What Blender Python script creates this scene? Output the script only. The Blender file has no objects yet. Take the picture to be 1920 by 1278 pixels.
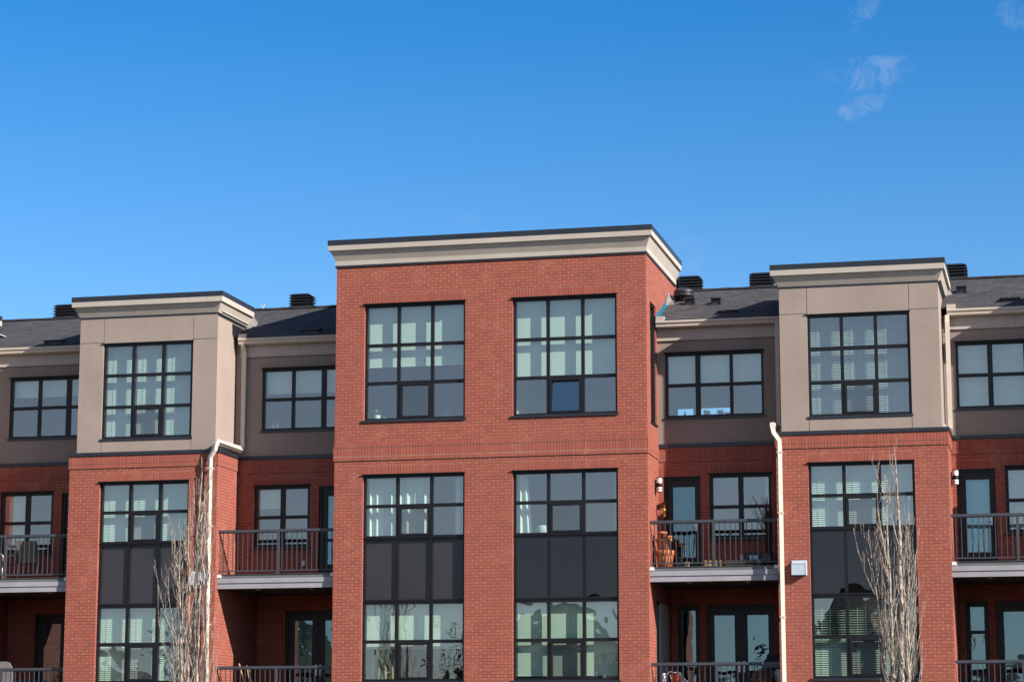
import bpy, bmesh, math, random
from mathutils import Vector, Matrix
random.seed(7)
R = math.radians
sc = bpy.context.scene
col = sc.collection

# ------------------------------------------------------------------ camera
cam_d = bpy.data.cameras.new("camera")
cam = bpy.data.objects.new("camera", cam_d)
col.objects.link(cam)
cam_d.sensor_fit = 'HORIZONTAL'
cam_d.sensor_width = 36.0
cam_d.lens = 36.0 * 4411.93 / 1920.0
cam_d.clip_start = 0.5
cam_d.clip_end = 6000
cam.location = (0, 0, 1.7)
cam.rotation_euler = (R(90 + 9.7994), 0, R(13.2525))
sc.camera = cam

# ------------------------------------------------------------------ light
SUN = Vector((0.827, -0.381, 0.482)).normalized()
sun_d = bpy.data.lights.new("sun", 'SUN')
sun_d.energy = 3.5
sun_d.angle = R(0.53)
sun_d.color = (1.0, 0.925, 0.81)
sun = bpy.data.objects.new("sun", sun_d)
col.objects.link(sun)
sun.rotation_euler = SUN.to_track_quat('Z', 'Y').to_euler()
sun.location = (60, -30, 40)

world = bpy.data.worlds.new("World")
sc.world = world
world.use_nodes = True
nt = world.node_tree
nt.nodes.clear()
wo = nt.nodes.new('ShaderNodeOutputWorld')
bg = nt.nodes.new('ShaderNodeBackground')
sky = nt.nodes.new('ShaderNodeTexSky')
sky.sky_type = 'NISHITA'
sky.sun_disc = False
sky.sun_elevation = math.asin(SUN.z)
sky.sun_rotation = math.atan2(SUN.x, SUN.y)
sky.altitude = 1100
sky.air_density = 1.0
sky.dust_density = 0.2
sky.ozone_density = 4.0
# a polariser-deep prairie sky: more saturated than the bare model
hsv = nt.nodes.new('ShaderNodeHueSaturation')
tcw = nt.nodes.new('ShaderNodeTexCoord')
sep = nt.nodes.new('ShaderNodeSeparateXYZ')
nt.links.new(tcw.outputs['Generated'], sep.inputs[0])
sat = nt.nodes.new('ShaderNodeMapRange')
sat.interpolation_type = 'SMOOTHSTEP'
for i_, v_ in zip(range(1, 5), (-.35, .45, .74, 1.34)): sat.inputs[i_].default_value = v_
nt.links.new(sep.outputs['Y'], sat.inputs[0])
sz = nt.nodes.new('ShaderNodeMapRange')
for i_, v_ in zip(range(1, 5), (.10, .30, .86, .985)): sz.inputs[i_].default_value = v_
nt.links.new(sep.outputs['Z'], sz.inputs[0])
sm = nt.nodes.new('ShaderNodeMath'); sm.operation = 'MULTIPLY'
nt.links.new(sat.outputs[0], sm.inputs[0]); nt.links.new(sz.outputs[0], sm.inputs[1])
nt.links.new(sm.outputs[0], hsv.inputs['Saturation'])
val = nt.nodes.new('ShaderNodeMapRange')
val.interpolation_type = 'SMOOTHSTEP'
for i_, v_ in zip(range(1, 5), (-.35, .45, .95, 1.0)): val.inputs[i_].default_value = v_
nt.links.new(sep.outputs['Y'], val.inputs[0])
nt.links.new(val.outputs[0], hsv.inputs['Value'])
hsv.inputs['Value'].default_value = 1.0
nt.links.new(sky.outputs[0], hsv.inputs['Color'])
bg.inputs['Strength'].default_value = 0.062
# a few thin wisps of cloud, placed by compass direction
last = hsv.outputs[0]
cn = nt.nodes.new('ShaderNodeTexNoise')
cn.inputs['Scale'].default_value = 85; cn.inputs['Detail'].default_value = 9; cn.inputs['Roughness'].default_value = .66; cn.inputs['Distortion'].default_value = 1.1
nt.links.new(tcw.outputs['Generated'], cn.inputs['Vector'])
def sky_dir(u, v):
    d = Vector(((u-960)/4411.93, -(v-639)/4411.93, -1.0)).normalized()
    return cam.rotation_euler.to_matrix() @ d
for (u_, v_, r1_, r2_, rot_, amt) in ((1645, 138, .017, .0085, .15, .62), (1618, 198, .012, .006, .35, .60), (1618, 18, .010, .006, .9, .45), (1908, 28, .010, .008, -.9, .40), (1550, 135, .008, .005, -.5, .12), (872, 412, .008, .003, 0, .20), (1290, 480, .010, .010, .8, .25)):
    c_ = sky_dir(u_, v_)
    side = Vector((c_.y, -c_.x, 0)).normalized(); up_ = side.cross(c_)
    a_ = side*math.cos(rot_) + up_*math.sin(rot_); b_ = up_*math.cos(rot_) - side*math.sin(rot_)
    sub = nt.nodes.new('ShaderNodeVectorMath'); sub.operation = 'SUBTRACT'; sub.inputs[1].default_value = c_
    nt.links.new(tcw.outputs['Generated'], sub.inputs[0])
    sq = []
    for ax, rr_ in ((a_, r1_), (b_, r2_), (c_, .05)):
        dt = nt.nodes.new('ShaderNodeVectorMath'); dt.operation = 'DOT_PRODUCT'; dt.inputs[1].default_value = ax / rr_
        nt.links.new(sub.outputs[0], dt.inputs[0])
        m2 = nt.nodes.new('ShaderNodeMath'); m2.operation = 'MULTIPLY'
        nt.links.new(dt.outputs['Value'], m2.inputs[0]); nt.links.new(dt.outputs['Value'], m2.inputs[1])
        sq.append(m2)
    s1 = nt.nodes.new('ShaderNodeMath'); s1.operation = 'ADD'; nt.links.new(sq[0].outputs[0], s1.inputs[0]); nt.links.new(sq[1].outputs[0], s1.inputs[1])
    s2 = nt.nodes.new('ShaderNodeMath'); s2.operation = 'ADD'; nt.links.new(s1.outputs[0], s2.inputs[0]); nt.links.new(sq[2].outputs[0], s2.inputs[1])
    mr_ = nt.nodes.new('ShaderNodeMapRange'); mr_.interpolation_type = 'SMOOTHSTEP'
    for i_, x_ in zip(range(1, 5), (0.0, 2.0, .36, 0.0)): mr_.inputs[i_].default_value = x_
    nt.links.new(s2.outputs[0], mr_.inputs[0])
    ad_ = nt.nodes.new('ShaderNodeMath'); ad_.operation = 'ADD'; nt.links.new(cn.outputs['Fac'], ad_.inputs[0]); nt.links.new(mr_.outputs[0], ad_.inputs[1])
    m3 = nt.nodes.new('ShaderNodeMapRange'); m3.interpolation_type = 'SMOOTHSTEP'
    for i_, x_ in zip(range(1, 5), (.68, 1.08, 0.0, amt*.75)): m3.inputs[i_].default_value = x_
    nt.links.new(ad_.outputs[0], m3.inputs[0])
    mx_ = nt.nodes.new('ShaderNodeMix'); mx_.data_type = 'RGBA'; mx_.inputs[7].default_value = (2.3, 3.1, 4.9, 1)
    nt.links.new(m3.outputs[0], mx_.inputs['Factor']); nt.links.new(last, mx_.inputs[6])
    last = mx_.outputs[2]
nt.links.new(last, bg.inputs['Color'])
nt.links.new(bg.outputs[0], wo.inputs['Surface'])

sc.view_settings.view_transform = 'Standard'
sc.view_settings.look = 'None'
sc.view_settings.exposure = 1.4
sc.view_settings.gamma = 1.0
sc.render.engine = 'CYCLES'
sc.cycles.use_denoising = True
sc.cycles.max_bounces = 10
sc.cycles.transparent_max_bounces = 16
sc.cycles.caustics_reflective = False
sc.cycles.caustics_refractive = False

# ------------------------------------------------------------------ materials
def new_mat(name):
    m = bpy.data.materials.new(name)
    m.use_nodes = True
    t = m.node_tree
    return m, t, t.nodes['Principled BSDF']

def N(t, typ, **kw):
    n = t.nodes.new(typ)
    for k, v in kw.items():
        setattr(n, k, v)
    return n

def ramp(t, stops):
    n = t.nodes.new('ShaderNodeValToRGB')
    e = n.color_ramp.elements
    e[0].position, e[0].color = stops[0][0], (*stops[0][1], 1)
    e[1].position, e[1].color = stops[-1][0], (*stops[-1][1], 1)
    for p, c in stops[1:-1]:
        x = e.new(p)
        x.color = (*c, 1)
    return n

def mixc(t, a, b, fac, mode='MIX'):
    n = t.nodes.new('ShaderNodeMix')
    n.data_type = 'RGBA'
    n.blend_type = mode
    for sock, v in ((n.inputs['Factor'], fac), (n.inputs[6], a), (n.inputs[7], b)):
        if isinstance(v, (int, float)):
            sock.default_value = v
        elif isinstance(v, tuple):
            sock.default_value = (*v, 1)
        else:
            t.links.new(v, sock)
    return n.outputs[2]

def noise(t, vec, scale, detail=4, rough=.6, dist=0):
    n = t.nodes.new('ShaderNodeTexNoise')
    n.inputs['Scale'].default_value = scale
    n.inputs['Detail'].default_value = detail
    n.inputs['Roughness'].default_value = rough
    n.inputs['Distortion'].default_value = dist
    if vec is not None:
        t.links.new(vec, n.inputs['Vector'])
    return n.outputs['Fac']

def mapr(t, val, a, b, c, d):
    n = t.nodes.new('ShaderNodeMapRange')
    n.inputs[1].default_value, n.inputs[2].default_value = a, b
    n.inputs[3].default_value, n.inputs[4].default_value = c, d
    t.links.new(val, n.inputs[0])
    return n.outputs[0]

def bump(t, p, h, strength, dist):
    b = t.nodes.new('ShaderNodeBump')
    b.inputs['Strength'].default_value = strength
    b.inputs['Distance'].default_value = dist
    t.links.new(h, b.inputs['Height'])
    t.links.new(b.outputs[0], p.inputs['Normal'])

def geo_pos(t):
    return t.nodes.new('ShaderNodeNewGeometry').outputs['Position']

def brick_mat(name, offset):
    m, t, p = new_mat(name)
    uv = N(t, 'ShaderNodeUVMap').outputs[0]
    pos = geo_pos(t)
    b = N(t, 'ShaderNodeTexBrick', offset=offset, offset_frequency=2, squash=1.0)
    b.inputs['Scale'].default_value = 1.0
    b.inputs['Brick Width'].default_value = .189
    b.inputs['Row Height'].default_value = .0695
    b.inputs['Mortar Size'].default_value = .0052
    b.inputs['Mortar Smooth'].default_value = .15
    b.inputs['Bias'].default_value = -.1
    b.inputs['Color1'].default_value = (.322, .081, .050, 1)
    b.inputs['Color2'].default_value = (.258, .064, .045, 1)
    t.links.new(uv, b.inputs['Vector'])
    # mortar: pale in the head joints, brick shadow lines coloured into the bed joints, with paler patches
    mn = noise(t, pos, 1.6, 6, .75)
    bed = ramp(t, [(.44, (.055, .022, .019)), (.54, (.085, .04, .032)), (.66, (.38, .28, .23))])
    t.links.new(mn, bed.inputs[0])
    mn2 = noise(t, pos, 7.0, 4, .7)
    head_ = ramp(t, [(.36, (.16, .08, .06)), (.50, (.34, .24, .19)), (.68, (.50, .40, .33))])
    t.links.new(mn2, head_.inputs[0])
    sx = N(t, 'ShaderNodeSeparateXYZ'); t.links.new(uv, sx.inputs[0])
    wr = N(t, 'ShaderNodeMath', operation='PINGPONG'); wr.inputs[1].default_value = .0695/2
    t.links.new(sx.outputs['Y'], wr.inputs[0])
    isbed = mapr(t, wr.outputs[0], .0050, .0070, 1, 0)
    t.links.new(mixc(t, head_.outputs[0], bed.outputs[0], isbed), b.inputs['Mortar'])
    c = b.outputs['Color']
    n1 = noise(t, pos, .55, 4, .6)
    c = mixc(t, c, (.24, .075, .06), mapr(t, n1, .45, .72, 0, .35))
    n2 = noise(t, pos, 22, 3, .7)
    c = mixc(t, c, (.36, .10, .07), mapr(t, n2, .5, .85, 0, .2))
    n3 = noise(t, pos, 1.7, 6, .75)
    c = mixc(t, c, (.42, .24, .19), mapr(t, n3, .66, .80, 0, .35))   # pale efflorescence
    t.links.new(c, p.inputs['Base Color'])
    p.inputs['Roughness'].default_value = .85
    inv = t.nodes.new('ShaderNodeMath'); inv.operation = 'SUBTRACT'
    inv.inputs[0].default_value = 1.0
    t.links.new(b.outputs['Fac'], inv.inputs[1])
    bump(t, p, inv.outputs[0], .7, .006)
    return m

def plain(name, c, rough=.6, var=.12, nscale=3.0, metallic=0, c2=None, fine=60, bs=.15, spec=.5):
    m, t, p = new_mat(name)
    pos = geo_pos(t)
    n1 = noise(t, pos, nscale, 5, .65)
    n2 = noise(t, pos, fine, 3, .6)
    dark = tuple(x * (1 - var) for x in c)
    light = c2 or tuple(min(1, x * (1 + var)) for x in c)
    k = mixc(t, dark, light, mapr(t, n1, .3, .7, 0, 1))
    k = mixc(t, k, tuple(x * .75 for x in c), mapr(t, n2, .45, .8, 0, var * 1.5))
    t.links.new(k, p.inputs['Base Color'])
    p.inputs['Roughness'].default_value = rough
    p.inputs['Metallic'].default_value = metallic
    p.inputs['Specular IOR Level'].default_value = spec
    if bs:
        bump(t, p, n2, bs, .004)
    return m

def stucco_mat(name, c):
    m, t, p = new_mat(name)
    pos = geo_pos(t)
    n1 = noise(t, pos, .9, 5, .6)
    n2 = noise(t, pos, 60, 4, .75)
    n3 = noise(t, pos, 3.0, 6, .7, .4)
    k = mixc(t, tuple(x * .90 for x in c), tuple(x * 1.08 for x in c), mapr(t, n1, .3, .7, 0, 1))
    k = mixc(t, k, tuple(x * .78 for x in c), mapr(t, n2, .5, .8, 0, .5))
    k = mixc(t, k, tuple(x * .62 for x in c), mapr(t, n3, .62, .80, 0, .40))   # smudges
    # faint vertical runs of dirt
    mp = t.nodes.new('ShaderNodeMapping'); mp.inputs['Scale'].default_value = (6, 6, .35)
    t.links.new(pos, mp.inputs[0])
    n4 = noise(t, mp.outputs[0], 1.0, 5, .6)
    k = mixc(t, k, tuple(x * .8 for x in c), mapr(t, n4, .52, .8, 0, .38))
    t.links.new(k, p.inputs['Base Color'])
    p.inputs['Roughness'].default_value = .92
    p.inputs['Specular IOR Level'].default_value = .2
    bump(t, p, n2, .35, .004)
    return m

def glass_mat(name, tint, refl, wav, wscale, gcol=(.93, .97, 1)):
    m, t, p = new_mat(name)
    t.nodes.remove(p)
    out = t.nodes['Material Output']
    tr = N(t, 'ShaderNodeBsdfTransparent'); tr.inputs[0].default_value = (*tint, 1)
    gl = N(t, 'ShaderNodeBsdfGlossy'); gl.inputs['Roughness'].default_value = 0.0
    gl.inputs[0].default_value = (*gcol, 1)
    lw = N(t, 'ShaderNodeLayerWeight'); lw.inputs['Blend'].default_value = .5
    fr = N(t, 'ShaderNodeMath', operation='POWER'); fr.inputs[1].default_value = 5.0
    t.links.new(lw.outputs['Facing'], fr.inputs[0])
    mx = N(t, 'ShaderNodeMixShader')
    a = N(t, 'ShaderNodeMath', operation='ADD'); a.inputs[1].default_value = refl
    t.links.new(fr.outputs[0], a.inputs[0])
    t.links.new(a.outputs[0], mx.inputs[0])
    t.links.new(tr.outputs[0], mx.inputs[1]); t.links.new(gl.outputs[0], mx.inputs[2])
    t.links.new(mx.outputs[0], out.inputs[0])
    pos = geo_pos(t)
    n = noise(t, pos, wscale, 2, .5, .3)
    b = N(t, 'ShaderNodeBump'); b.inputs['Strength'].default_value = 1.0
    b.inputs['Distance'].default_value = wav
    t.links.new(n, b.inputs['Height']); t.links.new(b.outputs[0], gl.inputs['Normal'])
    return m

def shingle_mat():
    m, t, p = new_mat('asphalt_shingles')
    uv = N(t, 'ShaderNodeUVMap').outputs[0]
    pos = geo_pos(t)
    b = N(t, 'ShaderNodeTexBrick', offset=.37, offset_frequency=2, squash=1.6, squash_frequency=3)
    b.inputs['Scale'].default_value = 1
    b.inputs['Brick Width'].default_value = .22
    b.inputs['Row Height'].default_value = .135
    b.inputs['Mortar Size'].default_value = .006
    b.inputs['Mortar Smooth'].default_value = .4
    b.inputs['Color1'].default_value = (.070, .069, .078, 1)
    b.inputs['Color2'].default_value = (.040, .040, .047, 1)
    b.inputs['Mortar'].default_value = (.02, .02, .023, 1)
    t.links.new(uv, b.inputs['Vector'])
    n = noise(t, pos, 35, 4, .7)
    k = mixc(t, b.outputs['Color'], (.15, .147, .15), mapr(t, n, .45, .8, 0, .45))
    n2 = noise(t, pos, 1.2, 4, .6)
    k = mixc(t, k, (.05, .045, .05), mapr(t, n2, .5, .75, 0, .4))
    t.links.new(k, p.inputs['Base Color'])
    p.inputs['Roughness'].default_value = .95
    p.inputs['Specular IOR Level'].default_value = .2
    inv = N(t, 'ShaderNodeMath', operation='SUBTRACT'); inv.inputs[0].default_value = 1
    t.links.new(b.outputs['Fac'], inv.inputs[1])
    ad = N(t, 'ShaderNodeMath', operation='ADD')
    t.links.new(inv.outputs[0], ad.inputs[0]); t.links.new(n, ad.inputs[1])
    bump(t, p, ad.outputs[0], .8, .012)
    return m

M = {}
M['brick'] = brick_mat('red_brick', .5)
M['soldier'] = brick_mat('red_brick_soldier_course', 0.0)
M['stucco'] = stucco_mat('taupe_stucco', (.305, .245, .218))
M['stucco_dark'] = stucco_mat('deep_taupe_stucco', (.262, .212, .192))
M['cream'] = stucco_mat('cream_cornice_stucco', (.430, .385, .345))
M['trim'] = plain('taupe_painted_trim', (.40, .345, .32), .6, .06)
M['gutter'] = plain('cream_painted_gutter', (.46, .395, .345), .45, .06)
M['spout'] = plain('cream_painted_downspout', (.52, .465, .41), .45, .08)
M['cap'] = plain('dark_navy_metal_cap', (.018, .021, .032), .35, .25, 2, bs=0)
M['frame'] = plain('black_aluminium_frame', (.0075, .0073, .0105), .40, .25, 2, bs=0, spec=.35)
M['spandrel'] = plain('charcoal_spandrel_panel', (.030, .028, .036), .28, .15, .8, bs=0)
M['glass'] = glass_mat('window_glass', (.71, .86, .82), .23, .0007, 1.6)
M['glass_low'] = glass_mat('wavy_window_glass', (.71, .86, .80), .22, .0060, 1.3)
M['glass_door'] = glass_mat('door_glass', (.40, .62, .68), .21, .0050, 1.5, (.58, .86, .98))
M['glass_casement'] = glass_mat('opened_casement_glass', (.40, .50, .55), .34, .0006, 1.6, (.46, .72, .88))
M['glass_screen'] = glass_mat('screened_window_glass', (.50, .56, .55), .18, .0006, 1.6)
M['glass_spandrel'] = glass_mat('dark_spandrel_glass', (.06, .055, .065), .055, .0035, 1.0, (.95, .9, 1.0))
M['blind'] = plain('white_roller_blind_fabric', (.78, .79, .72), .8, .04, 1)
M['slat'] = plain('white_blind_slats', (.80, .81, .76), .55, .04, 1, bs=0)
M['curtain'] = plain('sheer_white_curtain', (.80, .80, .76), .8, .05, 2)
M['curtain_tan'] = plain('olive_tan_curtain', (.42, .38, .24), .8, .08, 2)
M['plaster'] = plain('interior_plaster', (.42, .41, .38), .9, .06, 1)
M['floor_in'] = plain('interior_floor', (.14, .10, .07), .6, .1, 1)
M['deck'] = plain('grey_violet_deck_fascia', (.295, .285, .325), .6, .10, 2.5)
M['deck_dark'] = plain('grey_deck_flashing', (.13, .13, .14), .55, .12, 2.5)
M['deck_floor'] = plain('deck_membrane', (.13, .125, .12), .8, .1, 2)
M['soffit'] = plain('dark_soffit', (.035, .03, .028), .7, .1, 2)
M['rail'] = plain('charcoal_metal_railing', (.050, .053, .068), .4, .12, 3, bs=0)
M['white'] = plain('white_paint', (.72, .72, .72), .5, .04)
M['black'] = plain('black_paint', (.012, .012, .013), .5, .2, bs=0)
M['steel'] = plain('brushed_steel', (.55, .55, .56), .32, .1, 4, metallic=.9, bs=0)
M['lead'] = plain('dull_lead_flashing', (.17, .165, .165), .6, .2, 6, bs=0)
M['galv'] = plain('galvanised_metal', (.47, .54, .64), .38, .10, 6, metallic=.15, bs=0)
M['lampglass'] = plain('opal_lamp_glass', (.82, .82, .80), .25, .03)
M['shingle'] = shingle_mat()
M['flat_roof'] = plain('flat_roof_membrane', (.10, .10, .10), .9, .1)
M['blue'] = plain('blue_membrane', (.012, .12, .20), .6, .12, 5)
M['terracotta'] = plain('terracotta', (.52, .17, .065), .8, .14, 9)
M['terracotta_tan'] = plain('weathered_tan_clay', (.48, .24, .12), .85, .15, 7)
M['wood'] = plain('weathered_wood', (.34, .21, .12), .8, .2, 8)
M['bamboo'] = plain('bamboo', (.42, .26, .12), .6, .15, 9)
M['urn'] = plain('dark_glazed_ceramic', (.035, .042, .055), .25, .3, 9, bs=0)
M['reed'] = plain('dark_red_dried_reed', (.075, .028, .022), .8, .3, 20)
M['grey_pot'] = plain('grey_concrete_pot', (.30, .29, .28), .85, .12, 9)
M['sling'] = plain('taupe_sling_fabric', (.17, .145, .12), .85, .1, 9)
M['chair_frame'] = plain('silver_chair_tube', (.45, .43, .42), .4, .1, metallic=.6, bs=0)
M['orange'] = plain('orange_red_fabric', (.62, .07, .025), .75, .12, 9)
M['yellow'] = plain('yellow_plastic', (.60, .36, .03), .5, .12, 9)
M['wicker'] = plain('brown_wicker', (.24, .125, .08), .75, .35, 25)
M['plastic_grey'] = plain('grey_plastic', (.20, .19, .20), .55, .1)
M['white_stripe'] = plain('cream_striped_clay', (.62, .60, .45), .7, .3, 40)
M['leaf'] = plain('house_plant_leaf', (.06, .11, .035), .5, .3, 9)
M['teal'] = plain('teal_fabric', (.02, .10, .14), .8, .15, 9)

def bark_mat():
    m, t, p = new_mat('pale_aspen_bark')
    pos = geo_pos(t)
    mp = N(t, 'ShaderNodeMapping'); mp.inputs['Scale'].default_value = (1, 1, .45)
    t.links.new(pos, mp.inputs[0])
    n = noise(t, mp.outputs[0], 26, 5, .75)
    r = ramp(t, [(.36, (.070, .052, .042)), (.47, (.29, .24, .20)), (.63, (.56, .49, .43))])
    t.links.new(n, r.inputs[0])
    t.links.new(r.outputs[0], p.inputs['Base Color'])
    p.inputs['Roughness'].default_value = .9
    bump(t, p, n, .7, .012)
    return m
M['bark'] = bark_mat()
M['twig'] = plain('pale_twig_bark', (.30, .24, .205), .85, .45, 9, bs=0)

# ------------------------------------------------------------------ mesh builder
class MB:
    def __init__(s):
        s.v, s.f, s.uv, s.mi, s.sm = [], [], [], [], []
    def face(s, pts, mat=0, uv=None, smooth=False):
        i = len(s.v)
        s.v += [tuple(p) for p in pts]
        s.f.append(tuple(range(i, i + len(pts))))
        if uv is None:
            a, b, c = Vector(pts[0]), Vector(pts[1]), Vector(pts[2])
            n = (b - a).cross(c - a)
            k = max(range(3), key=lambda j: abs(n[j]))
            if k == 0: uv = [(p[1], p[2] - 3.13) for p in pts]
            elif k == 1: uv = [(p[0], p[2] - 3.13) for p in pts]
            else: uv = [(p[0], p[1]) for p in pts]
        s.uv += uv
        s.mi.append(mat)
        s.sm.append(smooth)
    def box(s, x0, x1, y0, y1, z0, z1, mat=0, sold=None):
        """sold: z of the course foot for faces laid as standing bricks"""
        P = lambda x, y, z: (x, y, z)
        fs = [[P(x0,y0,z0),P(x1,y0,z0),P(x1,y0,z1),P(x0,y0,z1)],
              [P(x1,y1,z0),P(x0,y1,z0),P(x0,y1,z1),P(x1,y1,z1)],
              [P(x1,y0,z0),P(x1,y1,z0),P(x1,y1,z1),P(x1,y0,z1)],
              [P(x0,y1,z0),P(x0,y0,z0),P(x0,y0,z1),P(x0,y1,z1)],
              [P(x0,y0,z1),P(x1,y0,z1),P(x1,y1,z1),P(x0,y1,z1)],
              [P(x0,y1,z0),P(x1,y1,z0),P(x1,y0,z0),P(x0,y0,z0)]]
        for k, q in enumerate(fs):
            uv = None
            if sold is not None:
                if k in (0, 1): uv = [(p[2] - sold, p[0]) for p in q]
                elif k in (2, 3): uv = [(p[2] - sold, p[1]) for p in q]
                else: uv = [(.05, p[0] if abs(x1-x0) > abs(y1-y0) else p[1]) for p in q]
            s.face(q, mat, uv)
    def tube(s, pts, rad, sides=6, mat=0, caps=True, smooth=True, square=False):
        pts = [Vector(p) for p in pts]
        if not isinstance(rad, (list, tuple)): rad = [rad] * len(pts)
        rings = []
        up = None
        for i, p in enumerate(pts):
            d = (pts[min(i + 1, len(pts) - 1)] - pts[max(i - 1, 0)]).normalized()
            if up is None:
                up = Vector((0, 1, 0)) if abs(d.y) < .9 else Vector((1, 0, 0))
            u = d.cross(up)
            if u.length < 1e-4: u = d.cross(Vector((1, 0, 0)))
            u.normalize(); w = u.cross(d).normalized(); up = w
            rx = rad[i] if not isinstance(rad[i], tuple) else rad[i][0]
            ry = rad[i] if not isinstance(rad[i], tuple) else rad[i][1]
            off = math.pi / sides if square else 0
            k = math.sqrt(2) if square else 1
            # mitre stretch
            if 0 < i < len(pts) - 1:
                c = (pts[i] - pts[i-1]).normalized().dot(d)
                k2 = 1 / max(.5, c)
            else: k2 = 1
            rings.append([p + u * (math.cos(off + 2*math.pi*j/sides) * rx * k * (k2 if square else 1)) + w * (math.sin(off + 2*math.pi*j/sides) * ry * k * (k2 if square else 1)) for j in range(sides)])
        base = len(s.v)
        for r in rings: s.v += [tuple(q) for q in r]
        for i in range(len(rings) - 1):
            for j in range(sides):
                a = base + i*sides + j; b = base + i*sides + (j+1) % sides
                s.f.append((a, b, b + sides, a + sides))
                s.uv += [(0, 0), (1, 0), (1, 1), (0, 1)]
                s.mi.append(mat); s.sm.append(smooth)
        if caps:
            for r, rev in ((0, True), (len(rings)-1, False)):
                idx = [base + r*sides + j for j in range(sides)]
                if rev: idx.reverse()
                s.f.append(tuple(idx)); s.uv += [(0, 0)] * sides; s.mi.append(mat); s.sm.append(False)
    def lathe(s, prof, c, n=24, mat=0, smooth=True, wob=None):
        """prof: (r, z) pairs from foot to lip, revolved round the vertical through c"""
        base = len(s.v)
        for r, z in prof:
            for j in range(n):
                a = 2*math.pi*j/n
                rr = r * (1 + (wob(j, z) if wob else 0))
                s.v.append((c[0] + rr*math.cos(a), c[1] + rr*math.sin(a), c[2] + z))
        for i in range(len(prof) - 1):
            for j in range(n):
                a = base + i*n + j; b = base + i*n + (j+1) % n
                s.f.append((a, b, b + n, a + n)); s.uv += [(0,0)]*4; s.mi.append(mat); s.sm.append(smooth)
    def build(s, name, mats, parent=None):
        me = bpy.data.meshes.new(name)
        me.from_pydata(s.v, [], s.f)
        uvl = me.uv_layers.new(name='UVMap')
        flat = [c for uv in s.uv for c in uv]
        uvl.data.foreach_set('uv', flat)
        me.polygons.foreach_set('material_index', s.mi)
        me.polygons.foreach_set('use_smooth', s.sm)
        for k in (mats if isinstance(mats, (list, tuple)) else [mats]):
            me.materials.append(M[k])
        me.update()
        o = bpy.data.objects.new(name, me)
        col.objects.link(o)
        if parent is not None:
            o.parent = parent
            o.matrix_parent_inverse = parent.matrix_world.inverted() if parent.type == 'EMPTY' and parent.parent is None else Matrix()
        return o

def empty(name, loc, label, cat, group=None):
    o = bpy.data.objects.new(name, None)
    o.empty_display_size = .1
    col.objects.link(o)
    o.location = loc
    o['label'] = label; o['category'] = cat
    if group: o['group'] = group
    bpy.context.view_layer.update()
    return o

def tag(o, label, cat, group=None):
    o['label'] = label; o['category'] = cat
    if group: o['group'] = group
    return o

def part(mb, name, mats, parent, label=None):
    o = mb.build(name, mats, parent)
    if label: o['label'] = label
    return o

# ------------------------------------------------------------------ ground
def sheet(name, mats, x0, x1, y0, y1, z, zb=None):
    b = MB()
    if zb is None: b.face([(x0,y0,z),(x1,y0,z),(x1,y1,z),(x0,y1,z)])
    else: b.box(x0, x1, y0, y1, zb, z)
    o = b.build(name, mats); o['kind'] = 'structure'
    return o
M['earth'] = plain('dry_spring_grass_ground', (.075, .066, .042), .95, .3, .6)
M['asphalt'] = plain('asphalt', (.055, .055, .057), .9, .2, 1.5)
M['concrete'] = plain('concrete_paving', (.36, .35, .33), .9, .12, 1.5)
sheet('ground', 'earth', -900, 900, -900, 900, 0)
sheet('road', 'asphalt', -200, 200, -12, -2, .004)
sheet('pavement', 'concrete', -200, 200, -2, 1.2, .13, .0)
sheet('path', 'concrete', -60, 30, 44, 45.8, .012)
# low hills on the horizon behind the viewer (seen only as reflections)
hb = MB()
nx = 90
for j, (yy, hh) in enumerate(((-260, 0), (-330, 1), (-430, .55))):
    pass
def hill_h(x): return 15 + 6*math.sin(x*.021+1) + 3.5*math.sin(x*.057) + 2*math.sin(x*.13+2)
for i in range(nx):
    xa, xb = -400 + i*8, -392 + i*8
    rows = [(-230, 0), (-300, .8), (-360, 1), (-460, .4)]
    for (ya, ha), (yb, hb_) in zip(rows, rows[1:]):
        hb.face([(xb, ya, hill_h(xb)*ha - .1), (xa, ya, hill_h(xa)*ha - .1), (xa, yb, hill_h(xa)*hb_), (xb, yb, hill_h(xb)*hb_)], smooth=True)
hills = hb.build('hills', 'earth'); hills['kind'] = 'structure'
M['mounds'] = plain('dark_reflection_mounds', (.050, .046, .036), .95, .3, .25)
bb = MB()  # unseen mounds, added to reflect as dark roofs in the spandrel glass
def mounds_h(x):
    m = lambda c, w, h: h*math.exp(-((x-c)/w)**4)
    return .5 + m(-45, 9, 10.6 + .30*math.sin(x*.9) + .02*(x+45)) + m(-17, 8, 10.7 + .3*math.sin(x*.7+1) - .03*(x+17)) + m(-70, 5, 9.6)
for i in range(120):
    xa = -90 + i; xb = xa + 1
    rows = [(-88, 0), (-96, .75), (-104, 1), (-125, 0)]
    for (ya, ha), (yb, hb_) in zip(rows, rows[1:]):
        bb.face([(xb, ya, mounds_h(xb)*ha*1.28 - .05), (xa, ya, mounds_h(xa)*ha*1.28 - .05), (xa, yb, mounds_h(xa)*hb_*1.28 - .05), (xb, yb, mounds_h(xb)*hb_*1.28 - .05)], smooth=True)
mounds = bb.build('reflection_mounds', 'mounds'); mounds['kind'] = 'structure'
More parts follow.
